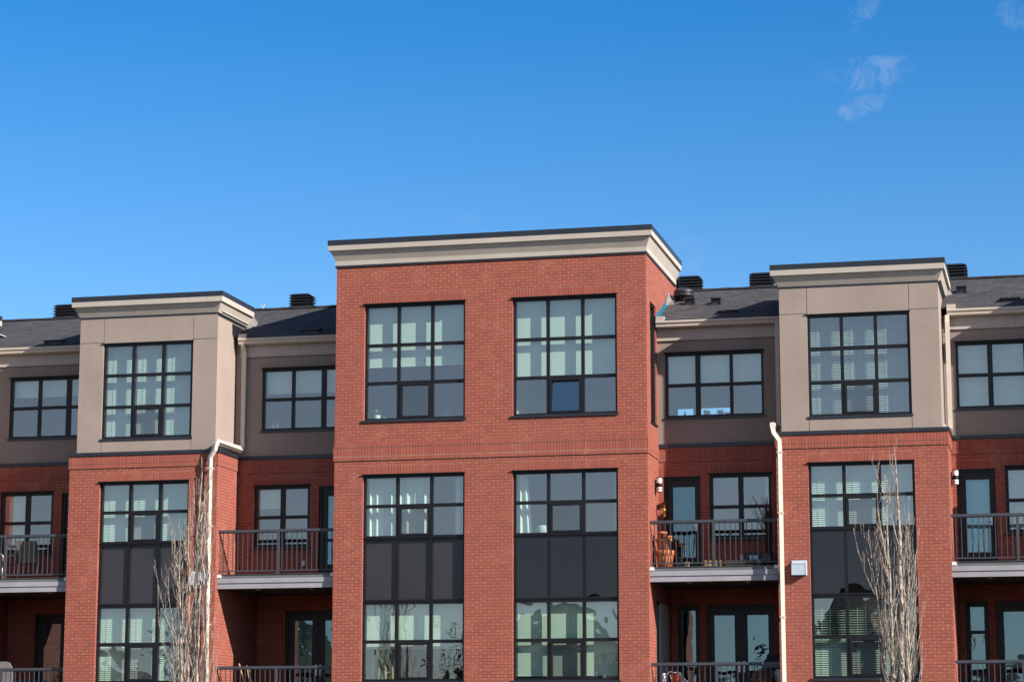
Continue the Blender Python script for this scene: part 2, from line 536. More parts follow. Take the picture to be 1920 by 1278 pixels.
# a distant belt of trees behind the viewer, read only as reflections in the lower glass
M['wood_far'] = plain('far_wood_foliage', (.050, .062, .030), .9, .35, .8)
wb = MB()
rw = random.Random(3)
for i in range(64):
    x = -150 + i*3.4 + rw.uniform(-1.5, 1.5); y = -62 + rw.uniform(-10, 10)
    h = rw.uniform(6.0, 11.0)
    wb.tube([(x, y, 0), (x+rw.uniform(-.3,.3), y, h*.5), (x+rw.uniform(-.5,.5), y, h*.85)], [.28, .18, .07], 6)
    for k in range(210):
        a = rw.uniform(0, 6.28); q = rw.random(); r = (1 - abs(q-.4)*1.2) * rw.uniform(.3, 1.0) * h * .26
        cx, cy, cz = x + r*math.cos(a), y + r*math.sin(a), h*(.3 + .7*q)
        s_ = rw.uniform(.12, .34)
        d1 = Vector((rw.uniform(-1,1), rw.uniform(-1,1), rw.uniform(-1,1))).normalized()*s_
        d2 = Vector((rw.uniform(-1,1), rw.uniform(-1,1), rw.uniform(-1,1))).normalized()*s_
        c0 = Vector((cx, cy, cz))
        wb.face([c0-d1, c0-d2*.6, c0+d1, c0+d2*.6])
wood = wb.build('far_wood', 'wood_far'); wood['kind'] = 'stuff'

# ------------------------------------------------------------------ the building
bld = empty('apartment_building', (-12.306, 50, 0),
            'long red brick and taupe stucco apartment block with black grid windows, balconies and stepped cornices', 'building')

def rects_to_cells(a0, a1, z0, z1, rects):
    A = sorted({a0, a1, *[min(max(r[i], a0), a1) for r in rects for i in (0, 1)]})
    Z = sorted({z0, z1, *[min(max(r[i], z0), z1) for r in rects for i in (2, 3)]})
    for i in range(len(A)-1):
        for j in range(len(Z)-1):
            yield A[i], A[i+1], Z[j], Z[j+1]

def wall_y(mb, y, a0, a1, z0, z1, openings=(), soldiers=(), depth=.14, m=0, ms=1):
    """a wall facing -Y, with openings (x0,x1,z0,z1) and upright-brick rectangles"""
    for xa, xb, za, zb in rects_to_cells(a0, a1, z0, z1, list(openings) + list(soldiers)):
        cx, cz = (xa+xb)/2, (za+zb)/2
        if any(o[0] < cx < o[1] and o[2] < cz < o[3] for o in openings): continue
        s_ = next((s for s in soldiers if s[0] < cx < s[1] and s[2] < cz < s[3]), None)
        q = [(xa,y,za),(xb,y,za),(xb,y,zb),(xa,y,zb)]
        if s_: mb.face(q, ms, [(p[2]-s_[2], p[0]) for p in q])
        else: mb.face(q, m)
    for o in openings:
        xa, xb, za, zb = o
        d = y + depth
        mb.face([(xa,y,za),(xa,y,zb),(xa,d,zb),(xa,d,za)], m)
        mb.face([(xb,y,za),(xb,d,za),(xb,d,zb),(xb,y,zb)], m)
        mb.face([(xa,y,zb),(xb,y,zb),(xb,d,zb),(xa,d,zb)], m)
        mb.face([(xa,y,za),(xa,d,za),(xb,d,za),(xb,y,za)], m)

def wall_x(mb, x, s, a0, a1, z0, z1, openings=(), depth=.12, m=0):
    """a wall facing s*X; openings (y0,y1,z0,z1)"""
    for ya, yb, za, zb in rects_to_cells(a0, a1, z0, z1, openings):
        cy, cz = (ya+yb)/2, (za+zb)/2
        if any(o[0] < cy < o[1] and o[2] < cz < o[3] for o in openings): continue
        q = [(x,ya,za),(x,yb,za),(x,yb,zb),(x,ya,zb)]
        mb.face(q if s > 0 else q[::-1], m)
    for ya, yb, za, zb in openings:
        d = x - s*depth
        mb.face([(x,ya,za),(x,ya,zb),(d,ya,zb),(d,ya,za)], m)
        mb.face([(x,yb,za),(d,yb,za),(d,yb,zb),(x,yb,zb)], m)
        mb.face([(x,ya,zb),(x,yb,zb),(d,yb,zb),(d,ya,zb)], m)
        mb.face([(x,ya,za),(d,ya,za),(d,yb,za),(x,yb,za)], m)

rng = random.Random(11)
def pane_quad(mb, x0, x1, z0, z1, y, mat=0, tilt=.0016, lean=0.0):
    tx, tz = rng.uniform(-tilt, tilt), rng.uniform(-tilt, tilt)
    f = lambda x, z: (x, y + tx*(x-(x0+x1)/2) + (tz+lean)*(z-(z0+z1)/2), z)
    mb.face([f(x0,z0), f(x1,z0), f(x1,z1), f(x0,z1)], mat)

def slats(mb, x0, x1, z0, z1, y, pitch, tilt, wid=.048, broken=0):
    z = z1 - .02
    k = 0
    while z > z0 + .02:
        t = tilt + rng.uniform(-.04, .04)
        dy, dz = wid/2*math.cos(t), wid/2*math.sin(t)
        sag = rng.uniform(-.002, .002)
        a = [(x0, y-dy, z-dz), (x1, y-dy, z-dz+sag), (x1, y+dy, z+dz+sag), (x0, y+dy, z+dz)]
        mb.face(a)
        mb.face([(p[0], p[1]+.001, p[2]+.003) for p in a][::-1])
        z -= pitch; k += 1
    mb.box(x0, x1, y-.02, y+.02, z1-.02, z1+.02)
    for x in (x0+.18, (x0+x1)/2, x1-.18):
        mb.box(x-.003, x+.003, y-.03, y-.027, z0, z1)

def wavy(mb, x0, x1, z0, z1, y, amp, wl, mat=0, flare=0.0, ph=0.0):
    n = max(8, int((x1-x0)/wl*10))
    P = lambda i, z, top: (x0 + (x1-x0)*i/n + (0 if top else flare*(i/n-.3)), y + amp*math.sin(ph + 2*math.pi*i/n*(x1-x0)/wl) + amp*.5*math.sin(ph*2+4.1*math.pi*i/n*(x1-x0)/wl+1), z)
    for i in range(n):
        mb.face([P(i,z0,0), P(i+1,z0,0), P(i+1,z1,1), P(i,z1,1)], mat, smooth=True)

def window(x0, x1, z0, z1, yf, cols, rows, casement=None, head=True, sill=True, ob=.055, mb_=.072, depth=.09,
           glass='glass', cover=(), name='window', label=None, thick_col=None, lean=None, proj=.125):
    """frame (the part) with panes, coverings and sill below it"""
    fr = MB()
    ya, yb = yf, yf + depth
    fr.box(x0, x0+ob, ya, yb, z0, z1); fr.box(x1-ob, x1, ya, yb, z0, z1)
    fr.box(x0+ob, x1-ob, ya, yb, z1-ob, z1); fr.box(x0+ob, x1-ob, ya, yb, z0, z0+ob)
    xs = [x0+ob-mb_/2] + list(cols) + [x1-ob+mb_/2]
    zs = [z0+ob-mb_/2] + sorted(rows) + [z1-ob+mb_/2]
    for i, c in enumerate(cols):
        w = thick_col.get(i, mb_) if thick_col else mb_
        fr.box(c-w/2, c+w/2, ya+.004, yb-.004, z0+ob, z1-ob)
    for i in range(len(xs)-1):
        wl = (thick_col.get(i-1, mb_) if thick_col and i > 0 else mb_)/2
        wr = (thick_col.get(i, mb_) if thick_col and i < len(cols) else mb_)/2
        for r in rows:
            fr.box(xs[i]+wl, xs[i+1]-wr, ya+.007, yb-.007, r-mb_*.5, r+mb_*.5)
    if head:
        fr.box(x0-.02, x1+.02, yf-.135, yf-.003, z1+.004, z1+.016)
        fr.box(x0+.002, x1-.002, yf-.05, yf-.002, z1-.03, z1+.003)
    pn = MB()
    for i in range(len(xs)-1):
        wl = (thick_col.get(i-1, mb_) if thick_col and i > 0 else mb_)/2
        wr = (thick_col.get(i, mb_) if thick_col and i < len(cols) else mb_)/2
        for j in range(len(zs)-1):
            a, b, c, d = xs[i]+wl, xs[i+1]-wr, zs[j]+mb_/2, zs[j+1]-mb_/2
            if casement and (i, j) in casement:
                k = .05
                fr.box(a, a+k, ya-.012, yb-.02, c, d); fr.box(b-k, b, ya-.012, yb-.02, c, d)
                fr.box(a+k, b-k, ya-.012, yb-.02, d-k*.8, d); fr.box(a+k, b-k, ya-.012, yb-.02, c, c+k*.8)
                pane_quad(pn, a+k, b-k, c+k*.8, d-k*.8, ya+depth*.35, 1, lean=(lean or 0))
            else:
                pane_quad(pn, a, b, c, d, ya+depth*.5, 0)
    w = part(fr, name, 'frame', bld, label)
    part(pn, 'pane', [glass, 'glass_screen' if not lean else 'glass_casement'], w)
    if sill:
        s = MB()
        s.box(x0-.03, x1+.03, yf-proj, yf-.001, z0-.045, z0+.004)
        part(s, 'sill', 'cap', w)
    for cv in cover:
        b = MB()
        kind, cx0, cx1, cz0, cz1 = cv[:5]
        y = yb + (cv[5] if len(cv) > 5 else .07)
        if kind == 'roller':
            b.box(cx0, cx1, y, y+.004, cz0, cz1); b.box(cx0, cx1, y-.006, y+.012, cz0-.02, cz0)
            b.tube([(cx0, y+.03, cz1), (cx1, y+.03, cz1)], .028, 8)
            part(b, 'roller_blind', 'blind', w)
        elif kind == 'slats':
            slats(b, cx0, cx1, cz0, cz1, y+.03, cv[6], cv[7])
            part(b, 'slatted_blind', 'slat', w)
        elif kind == 'curtain':
            wavy(b, cx0, cx1, cz0, cz1, y+.08, cv[6], cv[7], 0, cv[8] if len(cv) > 8 else 0, cx0)
            part(b, 'curtain', cv[9] if len(cv) > 9 else 'curtain', w)
    return w

def spandrel(x0, x1, z0, z1, yf, cols, reflective=False):
    b = MB()
    b.box(x0, x0+.055, yf, yf+.08, z0, z1); b.box(x1-.055, x1, yf, yf+.08, z0, z1)
    b.box(x0+.055, x1-.055, yf-.006, yf+.08, z1-.05, z1); b.box(x0+.055, x1-.055, yf-.02, yf+.08, z0, z0+.045)
    b.box(x0-.002, x1+.002, yf-.03, yf-.001, z1-.004, z1+.012)
    for c in cols:
        b.box(c-.032, c+.032, yf-.004, yf+.08, z0+.045, z1-.05)
    w = part(b, 'spandrel_frame', 'frame', bld)
    p = MB()
    xs = [x0+.055-.032] + list(cols) + [x1-.055+.032]
    for i in range(len(xs)-1):
        a, c = xs[i]+.032, xs[i+1]-.032
        p.box(a, c, yf+.045, yf+.07, z0+.045, z1-.05)
    part(p, 'spandrel_panel', 'spandrel', w)
    if reflective:
        g = MB()
        for i in range(len(xs)-1):
            pane_quad(g, xs[i]+.032, xs[i+1]-.032, z0+.045, z1-.05, yf+.03, 0, .004)
        part(g, 'pane', 'glass_spandrel', w)
    return w

def wall_u(name, mats, fn, label=None):
    b = MB(); fn(b)
    return part(b, name, mats, bld, label)

YB = 58.0                      # back of the block
RECESS = 51.38                 # wall plane of the upper recesses
RECLOW = 52.9                  # wall plane of the lower recesses
T = lambda a, b, n: [a + (b-a)*k/n for k in range(1, n)]

def cornice(xa, xb, yf, yend, steps, cap_h, o_cap, name='cornice'):
    """steps: (outward offset, z) profile from foot to cap underside, swept round front and both returns"""
    def ring(o):   # path points for an outward offset
        return [(xa-o, yend), (xa-o, yf-o), (xb+o, yf-o), (xb+o, yend)]
    b = MB()
    for (o1, z1), (o2, z2) in zip(steps, steps[1:]):
        r1, r2 = ring(o1), ring(o2)
        for k in range(3):
            b.face([(*r1[k], z1), (*r1[k+1], z1), (*r2[k+1], z2), (*r2[k], z2)])
    # end caps of the returns
    for k in (0, 3):
        pts = [(*ring(o)[k], z) for o, z in steps]
        inner = (xa if k == 0 else xb)
        pts += [(inner, yend, steps[-1][1]), (inner, yend, steps[0][1])]
        b.face(pts if k == 3 else pts[::-1])
    w = part(b, name, 'cream', bld)
    c = MB()
    zt = steps[-1][1]
    o = o_cap
    c.box(xa-o, xb+o, yf-o, yf+.25, zt+.002, zt+cap_h)
    c.box(xa-o, xa+.25, yf+.25, yend, zt+.002, zt+cap_h)
    c.box(xb-.25, xb+o, yf+.25, yend, zt+.002, zt+cap_h)
    # seams of the metal cap
    n = int((xb-xa)/2.4)
    for k in range(1, n+1):
        x = xa + (xb-xa)*k/(n+1)
        c.box(x-.012, x+.012, yf-o-.003, yf+.2, zt+.004, zt+cap_h+.004)
    part(c, 'parapet_cap', 'cap', w)
    return w

# --- centre bay -------------------------------------------------------------
CX0, CX1 = -15.855, -8.757
W1, W2 = (-15.19, -12.850), (-11.765, -9.415)
def centre(b):
    ops = [(*W1, 8.85, 11.545), (*W2, 8.85, 11.545), (*W1, 3.10, 7.69), (*W2, 3.10, 7.69)]
    sol = [(a-.03, c+.03, 11.545, 11.735) for a, c in (W1, W2)] + [(a-.03, c+.03, 7.69, 7.88) for a, c in (W1, W2)] \
        + [(a-.02, c+.02, 8.785, 8.85) for a, c in (W1, W2)]
    wall_y(b, 50, CX0, CX1, 0, 12.42, ops, sol)
    wall_x(b, CX1, 1, 50, 54.2, 0, 12.42, [(50.47, 51.22, 8.75, 11.43), (50.905, 52.6, 2.55, 4.86)])
    wall_x(b, CX0, -1, 50, 54.2, 0, 12.42)
wall_u('brick_wall', ['brick', 'soldier'], centre)
def band(xa, xb, y, yend, z0, z1, pr, sides=(1, 1)):
    b = MB()
    b.box(xa-pr*sides[0], xb+pr*sides[1], y-pr, y+.02, z0, z1, 0, z0)
    if sides[0]: b.box(xa-pr, xa+.01, y+.02, yend, z0, z1, 0, z0)
    if sides[1]: b.box(xb-.01, xb+pr, y+.02, yend, z0, z1, 0, z0)
    return b
for z0, z1, pr in ((8.295, 8.385, .012), (8.094, 8.282, .022), (8.0, 8.088, .022)):
    part(band(CX0, CX1, 50, RECESS, z0, z1, pr), 'brick_band', 'soldier', bld)
mort = MB(); mort.box(CX0-.021, CX1+.021, 49.9775, 50.015, 8.0870, 8.0950)
M['mortar'] = plain('pale_mortar', (.40, .27, .21), .9, .5, 4, c2=(.50, .38, .31))
part(mort, 'mortar_joint', 'mortar', bld)
cornice(CX0, CX1, 50, 53.95, [(.03, 12.452), (.035, 12.55), (.022, 12.552), (.122, 12.778), (.163, 12.782), (.165, 12.90)], .12, .172)
st = MB()
st.box(CX0-.03, CX1+.03, 49.97, 50.02, 12.408, 12.4515); st.box(CX1-.01, CX1+.03, 50.02, 53.95, 12.408, 12.4515); st.box(CX0-.03, CX0+.01, 50.02, 53.95, 12.408, 12.4515)
part(st, 'flashing_strip', 'cap', bld)
tp = MB(); tp.box(CX0+.01, CX1-.01, 50.02, 54.25, 12.3, 12.62); tp.box(CX0-.02, CX1+.02, 54.2, 54.4, 12.0, 12.95)
part(tp, 'flat_roof', 'flat_roof', bld)

def tall_cols(a, c): return T(a, c, 3)
FY = 50.09
zr_top = [9.745, 10.605]
window(*W1, 8.895, 11.53, FY, tall_cols(*W1), zr_top, {(1, 0)},
       cover=[('roller', W1[0]+.05, W1[1]-.05, 10.15, 11.47, .10)])
window(*W2, 8.895, 11.53, FY, tall_cols(*W2), zr_top, {(1, 0)}, lean=.12,
       cover=[('roller', W2[0]+.05, W2[1]-.05, 9.80, 11.47, .10)])
def tall_window(x, spec_up, spec_low, refl=False):
    c = tall_cols(*x)
    window(*x, 6.27, 7.672, FY, c, [6.985], {(1, 0)}, sill=False, cover=spec_up)
    spandrel(*x, 4.872, 6.268, FY+.005, c, refl)
    window(*x, 3.13, 4.868, FY, c, [3.998], {(1, 0)}, head=False, cover=spec_low, glass='glass_low')
tall_window(W1, [('curtain', W1[0]+.06, W1[0]+.72, 6.2, 7.60, .05, .03, .16), ('curtain', W1[0]+.75, W1[0]+1.52, 6.2, 7.60, .05, .03, .19), ('curtain', W1[1]-.28, W1[1]-.08, 6.2, 7.6, .05, .03, .12)],
            [('roller', W1[0]+.05, W1[1]-.05, 3.86, 4.83, .10), ('curtain', W1[0]+.10, W1[0]+.62, 2.6, 3.95, .22, .05, .15, .08, 'curtain_tan')])
tall_window(W2, [('curtain', W2[0]+.05, W2[0]+.26, 6.2, 7.60, .05, .03, .1, .18), ('curtain', W2[1]-.12, W2[1]-.06, 6.2, 7.6, .05, .02, .1)],
            [('roller', W2[0]+.05, W2[1]-.05, 3.25, 4.83, .10)], True)
# slim windows in the return wall
for y0, y1, z0, z1 in ((50.47, 51.22, 8.75, 11.43), (50.905, 52.6, 2.55, 4.86)):
    b = MB(); xf = CX1-.03
    b.box(xf-.08, xf, y0, y0+.05, z0, z1); b.box(xf-.08, xf, y1-.05, y1, z0, z1)
    b.box(xf-.08, xf, y0+.05, y1-.05, z1-.05, z1); b.box(xf-.08, xf, y0+.05, y1-.05, z0, z0+.05)
    if z0 < 5:
        b.box(xf-.075, xf-.004, (y0+y1)/2-.06, (y0+y1)/2+.06, z0+.05, z1-.05)
    b.box(xf+.002, CX1+.03, y0-.02, y1+.02, z0-.04, z0+.006)
    w = part(b, 'side_window', 'frame', bld)
    p = MB(); p.face([(xf-.04, y0+.05, z0+.05), (xf-.04, y1-.05, z0+.05), (xf-.04, y1-.05, z1-.05), (xf-.04, y0+.05, z1-.05)])
    part(p, 'pane', 'glass_door' if z0 < 5 else 'glass', w)

# --- stucco topped bays -------------------------------------------------------
def stucco_bay(bx0, bx1, lo, top, blinds_top, blinds_up, blinds_low, refl=False, yend=52.3):
    sx0, sx1, sy = bx0+.115, bx1-.115, 50.10
    def br(b):
        wall_y(b, 50, bx0, bx1, 0, 8.30, [(*lo, 3.10, 7.69)], [(lo[0]-.03, lo[1]+.03, 7.69, 7.88)])
        wall_x(b, bx1, 1, 50, 53.2, 0, 8.30); wall_x(b, bx0, -1, 50, 53.2, 0, 8.30)
        b.face([(bx0, 50, 8.3), (bx1, 50, 8.3), (bx1, 53.2, 8.3), (bx0, 53.2, 8.3)])
    wall_u('brick_wall', ['brick', 'soldier'], br)
    for z0, z1, pr in ((8.094, 8.282, .02), (7.995, 8.088, .02)):
        part(band(bx0, bx1, 50, RECESS, z0, z1, pr), 'brick_band', 'soldier', bld)
    s = MB()
    s.box(bx0-.045, bx1+.045, 49.955, 50.12, 8.284, 8.362)
    s.box(bx1-.11, bx1+.045, 50.12, RECESS, 8.284, 8.362); s.box(bx0-.045, bx0+.11, 50.12, RECESS, 8.284, 8.362)
    part(s, 'flashing_strip', 'cap', bld)
    # stucco: backing with panels standing 14 mm proud, joints between them
    w = MB()
    g = .007
    ZJ = 10.93
    zt, zb = 11.52, 8.362
    bk = sy + .014
    wall_y(w, bk, sx0, sx1, zb, zt, [(*top, 8.66, 10.90)], depth=.12)
    def pan(x0, x1, z0, z1): w.box(x0, x1, sy, bk-.001, z0, z1)
    pan(sx0, top[0]-g, zb, ZJ-g); pan(top[1]+g, sx1, zb, ZJ-g)
    pan(sx0, top[0]-g, ZJ+g, zt); pan(top[1]+g, sx1, ZJ+g, zt)
    pan(top[0]+g, top[1]-g, 10.905, zt); pan(top[0]+g, top[1]-g, zb, 8.655)
    wall_x(w, sx1, 1, sy, 53.2, zb, zt); wall_x(w, sx0, -1, sy, 53.2, zb, zt)
    part(w, 'stucco_wall', 'stucco', bld)
    f = MB()
    f.box(sx0-.012, sx1+.012, sy-.012, sy+.02, 11.50, 11.535)
    f.box(sx1-.01, sx1+.02, sy+.02, yend, 11.47, 11.535); f.box(sx0-.02, sx0+.01, sy+.02, yend, 11.47, 11.535)
    f.box(sx1+.02, sx1+.035, sy+.02, yend, 11.505, 11.516)
    part(f, 'flashing_strip', 'cap', bld)
    cornice(sx0, sx1, sy, yend, [(.014, 11.536), (.122, 11.758), (.163, 11.762), (.165, 11.884)], .115, .172)
    r = MB(); r.box(sx0+.01, sx1-.01, sy+.03, 52.9, 11.40, 11.62); r.box(sx0-.02, sx1+.02, yend-.03, yend+.12, 11.3, 11.84)
    part(r, 'flat_roof', 'flat_roof', bld)
    window(*top, 8.68, 10.895, sy+.03, T(*top, 3), [9.42, 10.155], {(1, 0)}, head=False, cover=blinds_top, proj=.05)
    h = MB(); h.box(top[0]-.05, top[1]+.03, sy-.03, sy+.05, 10.897, 10.912); part(h, 'head_flashing', 'cap', bld)
    c = T(*lo, 3)
    window(*lo, 6.27, 7.672, FY, c, [6.985], {(1, 0)}, sill=False, cover=blinds_up)
    spandrel(*lo, 4.872, 6.268, FY+.005, c, refl)
    window(*lo, 3.13, 4.868, FY, c, [3.998], {(1, 0)}, head=False, cover=blinds_low, glass='glass_low')

def three(x, z0, z1, pitch, tilt, off=.07):
    c = [x[0]] + T(*x, 3) + [x[1]]
    return [('slats', a+.02, b-.02, z0, z1, off, pitch, tilt) for a, b in zip(c, c[1:])]
LB, LLO, LTOP = (-22.212, -18.617), (-21.47, -19.30), (-21.505, -19.314)
RB, RLO, RTOP = (-5.970, -2.345), (-5.295, -3.054), (-5.257, -3.079)
stucco_bay(*LB, LLO, LTOP, three(LTOP, 8.72, 10.85, .043, 1.15, .10), three(LLO, 6.3, 7.63, .043, 1.15), three(LLO, 3.15, 4.83, .043, 1.1), False, 52.12)
stucco_bay(*RB, RLO, RTOP, three(RTOP, 8.72, 10.85, .048, .55, .10), three(RLO, 6.3, 7.63, .046, .95), three(RLO, 4.02, 4.83, .05, .25) + three(RLO, 3.15, 3.97, .046, .9), True, 52.45)
SH_L, SH_R = -6.36, 6.385
L2 = tuple(v - 6.36 for v in LB)
def sh(p, d): return tuple(v + d for v in p)
stucco_bay(*sh(LB, -6.355), sh(LLO, -6.355), sh(LTOP, -6.355), [], [], [], False, 51.85)
stucco_bay(*sh(RB, 6.38), sh(RLO, 6.38), sh(RTOP, 6.38), [], [], [], False, 52.45)

# --- recesses -----------------------------------------------------------------
def door(x0, x1, z0, z1, yf, leaves, handle_right=True, glass='glass_door', low=.30, cover=None, gtop=.205):
    """a frame with glazed leaves"""
    b = MB()
    b.box(x0, x0+.05, yf, yf+.12, z0, z1); b.box(x1-.05, x1, yf, yf+.12, z0, z1); b.box(x0+.05, x1-.05, yf, yf+.12, z1-.05, z1)
    b.box(x0-.02, x1+.02, yf-.06, yf-.002, z1+.002, z1+.018)
    b.box(x0+.05, x1-.05, yf, yf+.12, z0, z0+.03)
    d = part(b, 'door', 'frame', bld)
    n = len(leaves)
    for k, (ga, gb) in enumerate(leaves):
        la = x0+.052 if k == 0 else (leaves[k-1][1] + ga)/2 + .002
        lb = x1-.052 if k == n-1 else (gb + leaves[k+1][0])/2 - .002
        l = MB(); y = yf+.035
        zb, zt = z0+low, z1-gtop
        l.box(la, ga, y, y+.045, z0+.032, z1-.052); l.box(gb, lb, y, y+.045, z0+.032, z1-.052)
        l.box(ga, gb, y, y+.045, zt, z1-.052); l.box(ga, gb, y, y+.045, z0+.032, zb)
        part(l, 'door_leaf', 'frame', d)
        p = MB(); pane_quad(p, ga, gb, zb, zt, y+.02, 0, .003)
        part(p, 'pane', glass, d)
        h = MB()
        hx = (lb-.05) if (handle_right if n == 1 else k == 0) else (la+.05)
        h.box(hx-.022, hx+.022, y-.012, y-.001, z0+.88, z0+1.12)
        h.tube([(hx, y-.02, z0+.95), (hx-(.09 if hx > (la+lb)/2 else -.09), y-.035, z0+.95)], .009, 6)
        h.tube([(hx, y-.022, z0+1.06), (hx, y-.012, z0+1.06)], .018, 8)
        part(h, 'handle', 'steel', d)
        if cover:
            cb = MB(); cb.box(ga-.03, gb+.03, y+.10, y+.104, cover[k][0] if cover[k] else zb, zt+.02)
            if cover[k]: part(cb, 'roller_blind', cover[k][1], d)
    return d

def railing(xa, xb, zd, parent, post, first=.10):
    y = 50.20
    t = MB(); t.box(xa+.005, xb-.005, y-.028, y+.028, zd+.95, zd+1.005)
    t.box(xa+.02, xb-.02, y-.011, y+.011, zd+.068, zd+.094)
    t.box(xa+.03, xb-.03, y-.012, y+.012, zd+.93, zd+.95)
    r = part(t, 'railing', 'rail', parent)
    b = MB()
    n = int(round((xb-xa-.2)/.115))
    for k in range(n+1):
        x = xa + first + (xb-xa-2*first)*k/n
        if abs(x-post) < .045: continue
        b.box(x-.008, x+.008, y-.008, y+.008, zd+.094, zd+.93)
    part(b, 'balusters', 'rail', parent)
    p = MB(); p.box(post-.028, post+.028, y-.026, y+.026, zd+.012, zd+.95); p.box(post-.05, post+.05, y-.05, y+.05, zd+.001, zd+.012)
    part(p, 'post', 'rail', parent)

def balcony(xa, xb, zd, post, rear):
    """deck with two fascia boards; the thing's floor is at zd"""
    b = MB()
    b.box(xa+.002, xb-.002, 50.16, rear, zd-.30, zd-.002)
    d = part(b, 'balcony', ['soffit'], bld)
    f = MB(); f.box(xa+.003, xb-.003, 50.10, rear-.01, zd-.001, zd+.004)
    part(f, 'deck_floor', 'deck_floor', d)
    f = MB(); f.box(xa+.003, xb-.003, 50.125, 50.158, zd-.075, zd+.006)
    part(f, 'deck_flashing', 'deck_dark', d)
    f = MB(); f.box(xa+.003, xb-.003, 50.115, 50.158, zd-.19, zd-.083); f.box(xa+.003, xb-.003, 50.140, 50.159, zd-.205, zd-.19); f.box(xa+.003, xb-.003, 50.135, 50.1585, zd-.315, zd-.205)
    part(f, 'fascia_board', 'deck', d)
    f = MB(); f.box(xa+.004, xa+.10, 50.10, 50.124, zd-.07, zd+.008); f.box(xb-.10, xb-.004, 50.10, 50.124, zd-.07, zd+.008)
    part(f, 'corner_plate', 'white', d)
    f = MB()
    for x in (xa+(xb-xa)*.27, xa+(xb-xa)*.73):
        f.lathe([(.055, -.002), (.055, -.008), (.04, -.010), (0, -.010)], (x, 50.8, zd-.30), 14)
    part(f, 'soffit_light', 'white', d)
    railing(xa, xb, zd, d, post)
    return d

def recess(xa, xb, win, dr, low_doors, sidelite, tw, tw_cover, win_cover, post, soff_dark=None, lowpost=None, dcov=None):
    zd, zl = 5.53, 2.49
    b = MB()
    ops = [(*win, 6.22, 7.665), (*dr, zd, 7.62)]
    sol = [(win[0]-.04, win[1]+.04, 7.665, 7.855), (dr[0]-.04, dr[1]+.04, 7.62, 7.81), (win[0]-.03, win[1]+.03, 6.15, 6.22)]
    wall_y(b, RECESS, xa, xb, zd-.3, 8.29, ops, sol)
    part(b, 'brick_wall', ['brick', 'soldier'], bld)
    b = MB()
    lop = [(*low_doors[0], zl, 4.86)] + ([(*sidelite, zl, 4.85)] if sidelite else [])
    wall_y(b, RECLOW, xa, xb, 0, zd-.3, lop, [(o[0]-.03, o[1]+.03, o[3], o[3]+.19) for o in lop])
    part(b, 'brick_wall', ['brick', 'soldier'], bld)
    for z0, z1, pr in ((8.056, 8.262, .016), (7.955, 8.05, .016)):
        part(band(xa, xb, RECESS, RECESS+.1, z0, z1, pr, (0, 0)), 'brick_band', 'soldier', bld)
    s = MB(); s.box(xa+.012, xb-.012, RECESS-.045, RECESS+.05, 8.266, 8.346); part(s, 'flashing_strip', 'cap', bld)
    w = MB()
    wall_y(w, RECESS, xa-.1, xb+.1, 8.346, 11.0, [(*tw[:2], 8.92, 10.40)], depth=.1)
    part(w, 'stucco_wall', 'stucco_dark', bld)
    t = MB()
    xm = xa + (xb-xa)*.53
    t.box(xa+.002, xm-.003, RECESS-.035, RECESS-.001, 10.685, 10.935); t.box(xm+.003, xb-.002, RECESS-.034, RECESS-.001, 10.685, 10.935)
    t.box(xa+.002, xb-.002, RECESS-.045, RECESS-.036, 10.672, 10.69)
    part(t, 'frieze_board', 'trim', bld)
    t = MB(); t.box(xa+.001, xb-.001, 51.241, RECESS-.036, 10.937, 10.955)
    part(t, 'soffit', 'trim', bld)
    # gutter: an open K-shaped trough
    g = MB()
    prof = [(y_+.185, z_) for y_, z_ in ((51.055, 11.095), (51.055, 10.955), (50.985, 10.955), (50.975, 10.975), (50.975, 11.01), (50.945, 11.05), (50.945, 11.085), (50.955, 11.095), (50.965, 11.085), (50.965, 11.06))]
    for (y0, z0), (y1, z1) in zip(prof, prof[1:]):
        g.face([(xa+.01, y0, z0), (xb-.01, y0, z0), (xb-.01, y1, z1), (xa+.01, y1, z1)])
    for x in (xa+.011, xb-.011):
        g.face([(x, y, z) for y, z in prof[:8]])
    g.box(xa+.012, xa+.20, 51.15, 51.30, 11.085, 11.20)
    part(g, 'gutter', 'gutter', bld)
    # three-light window above
    window(tw[0], tw[1], 8.935, 10.385, RECESS+.03, tw[2], [9.665], None, head=True, cover=tw_cover, thick_col=tw[3], proj=.06)
    window(win[0], win[1], 6.235, 7.65, RECESS+.05, [(win[0]+win[1])/2], [6.93], None, cover=win_cover, thick_col={0: .11}, ob=.07)
    door(dr[0]+.01, dr[1]-.01, zd, 7.60, RECESS+.05, [(dr[0]+.19, dr[1]-.135)], True, 'glass_door', cover=[dcov] if dcov else None)
    door(low_doors[0][0]+.01, low_doors[0][1]-.01, zl, 4.845, RECLOW+.03, low_doors[1], True, 'glass_door', .28)
    if sidelite:
        window(sidelite[0]+.01, sidelite[1]-.01, zl+.02, 4.835, RECLOW+.04, [], [3.3, 4.2] if sidelite[0] > -4 else [3.45], None, head=True, sill=False, glass='glass_door', ob=.08)
    balcony(xa, xb, zd, post, RECESS)
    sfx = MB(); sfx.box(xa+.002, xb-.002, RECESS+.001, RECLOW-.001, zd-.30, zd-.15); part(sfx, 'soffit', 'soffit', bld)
    balcony(xa, xb, zl, lowpost or post, RECLOW)
    return

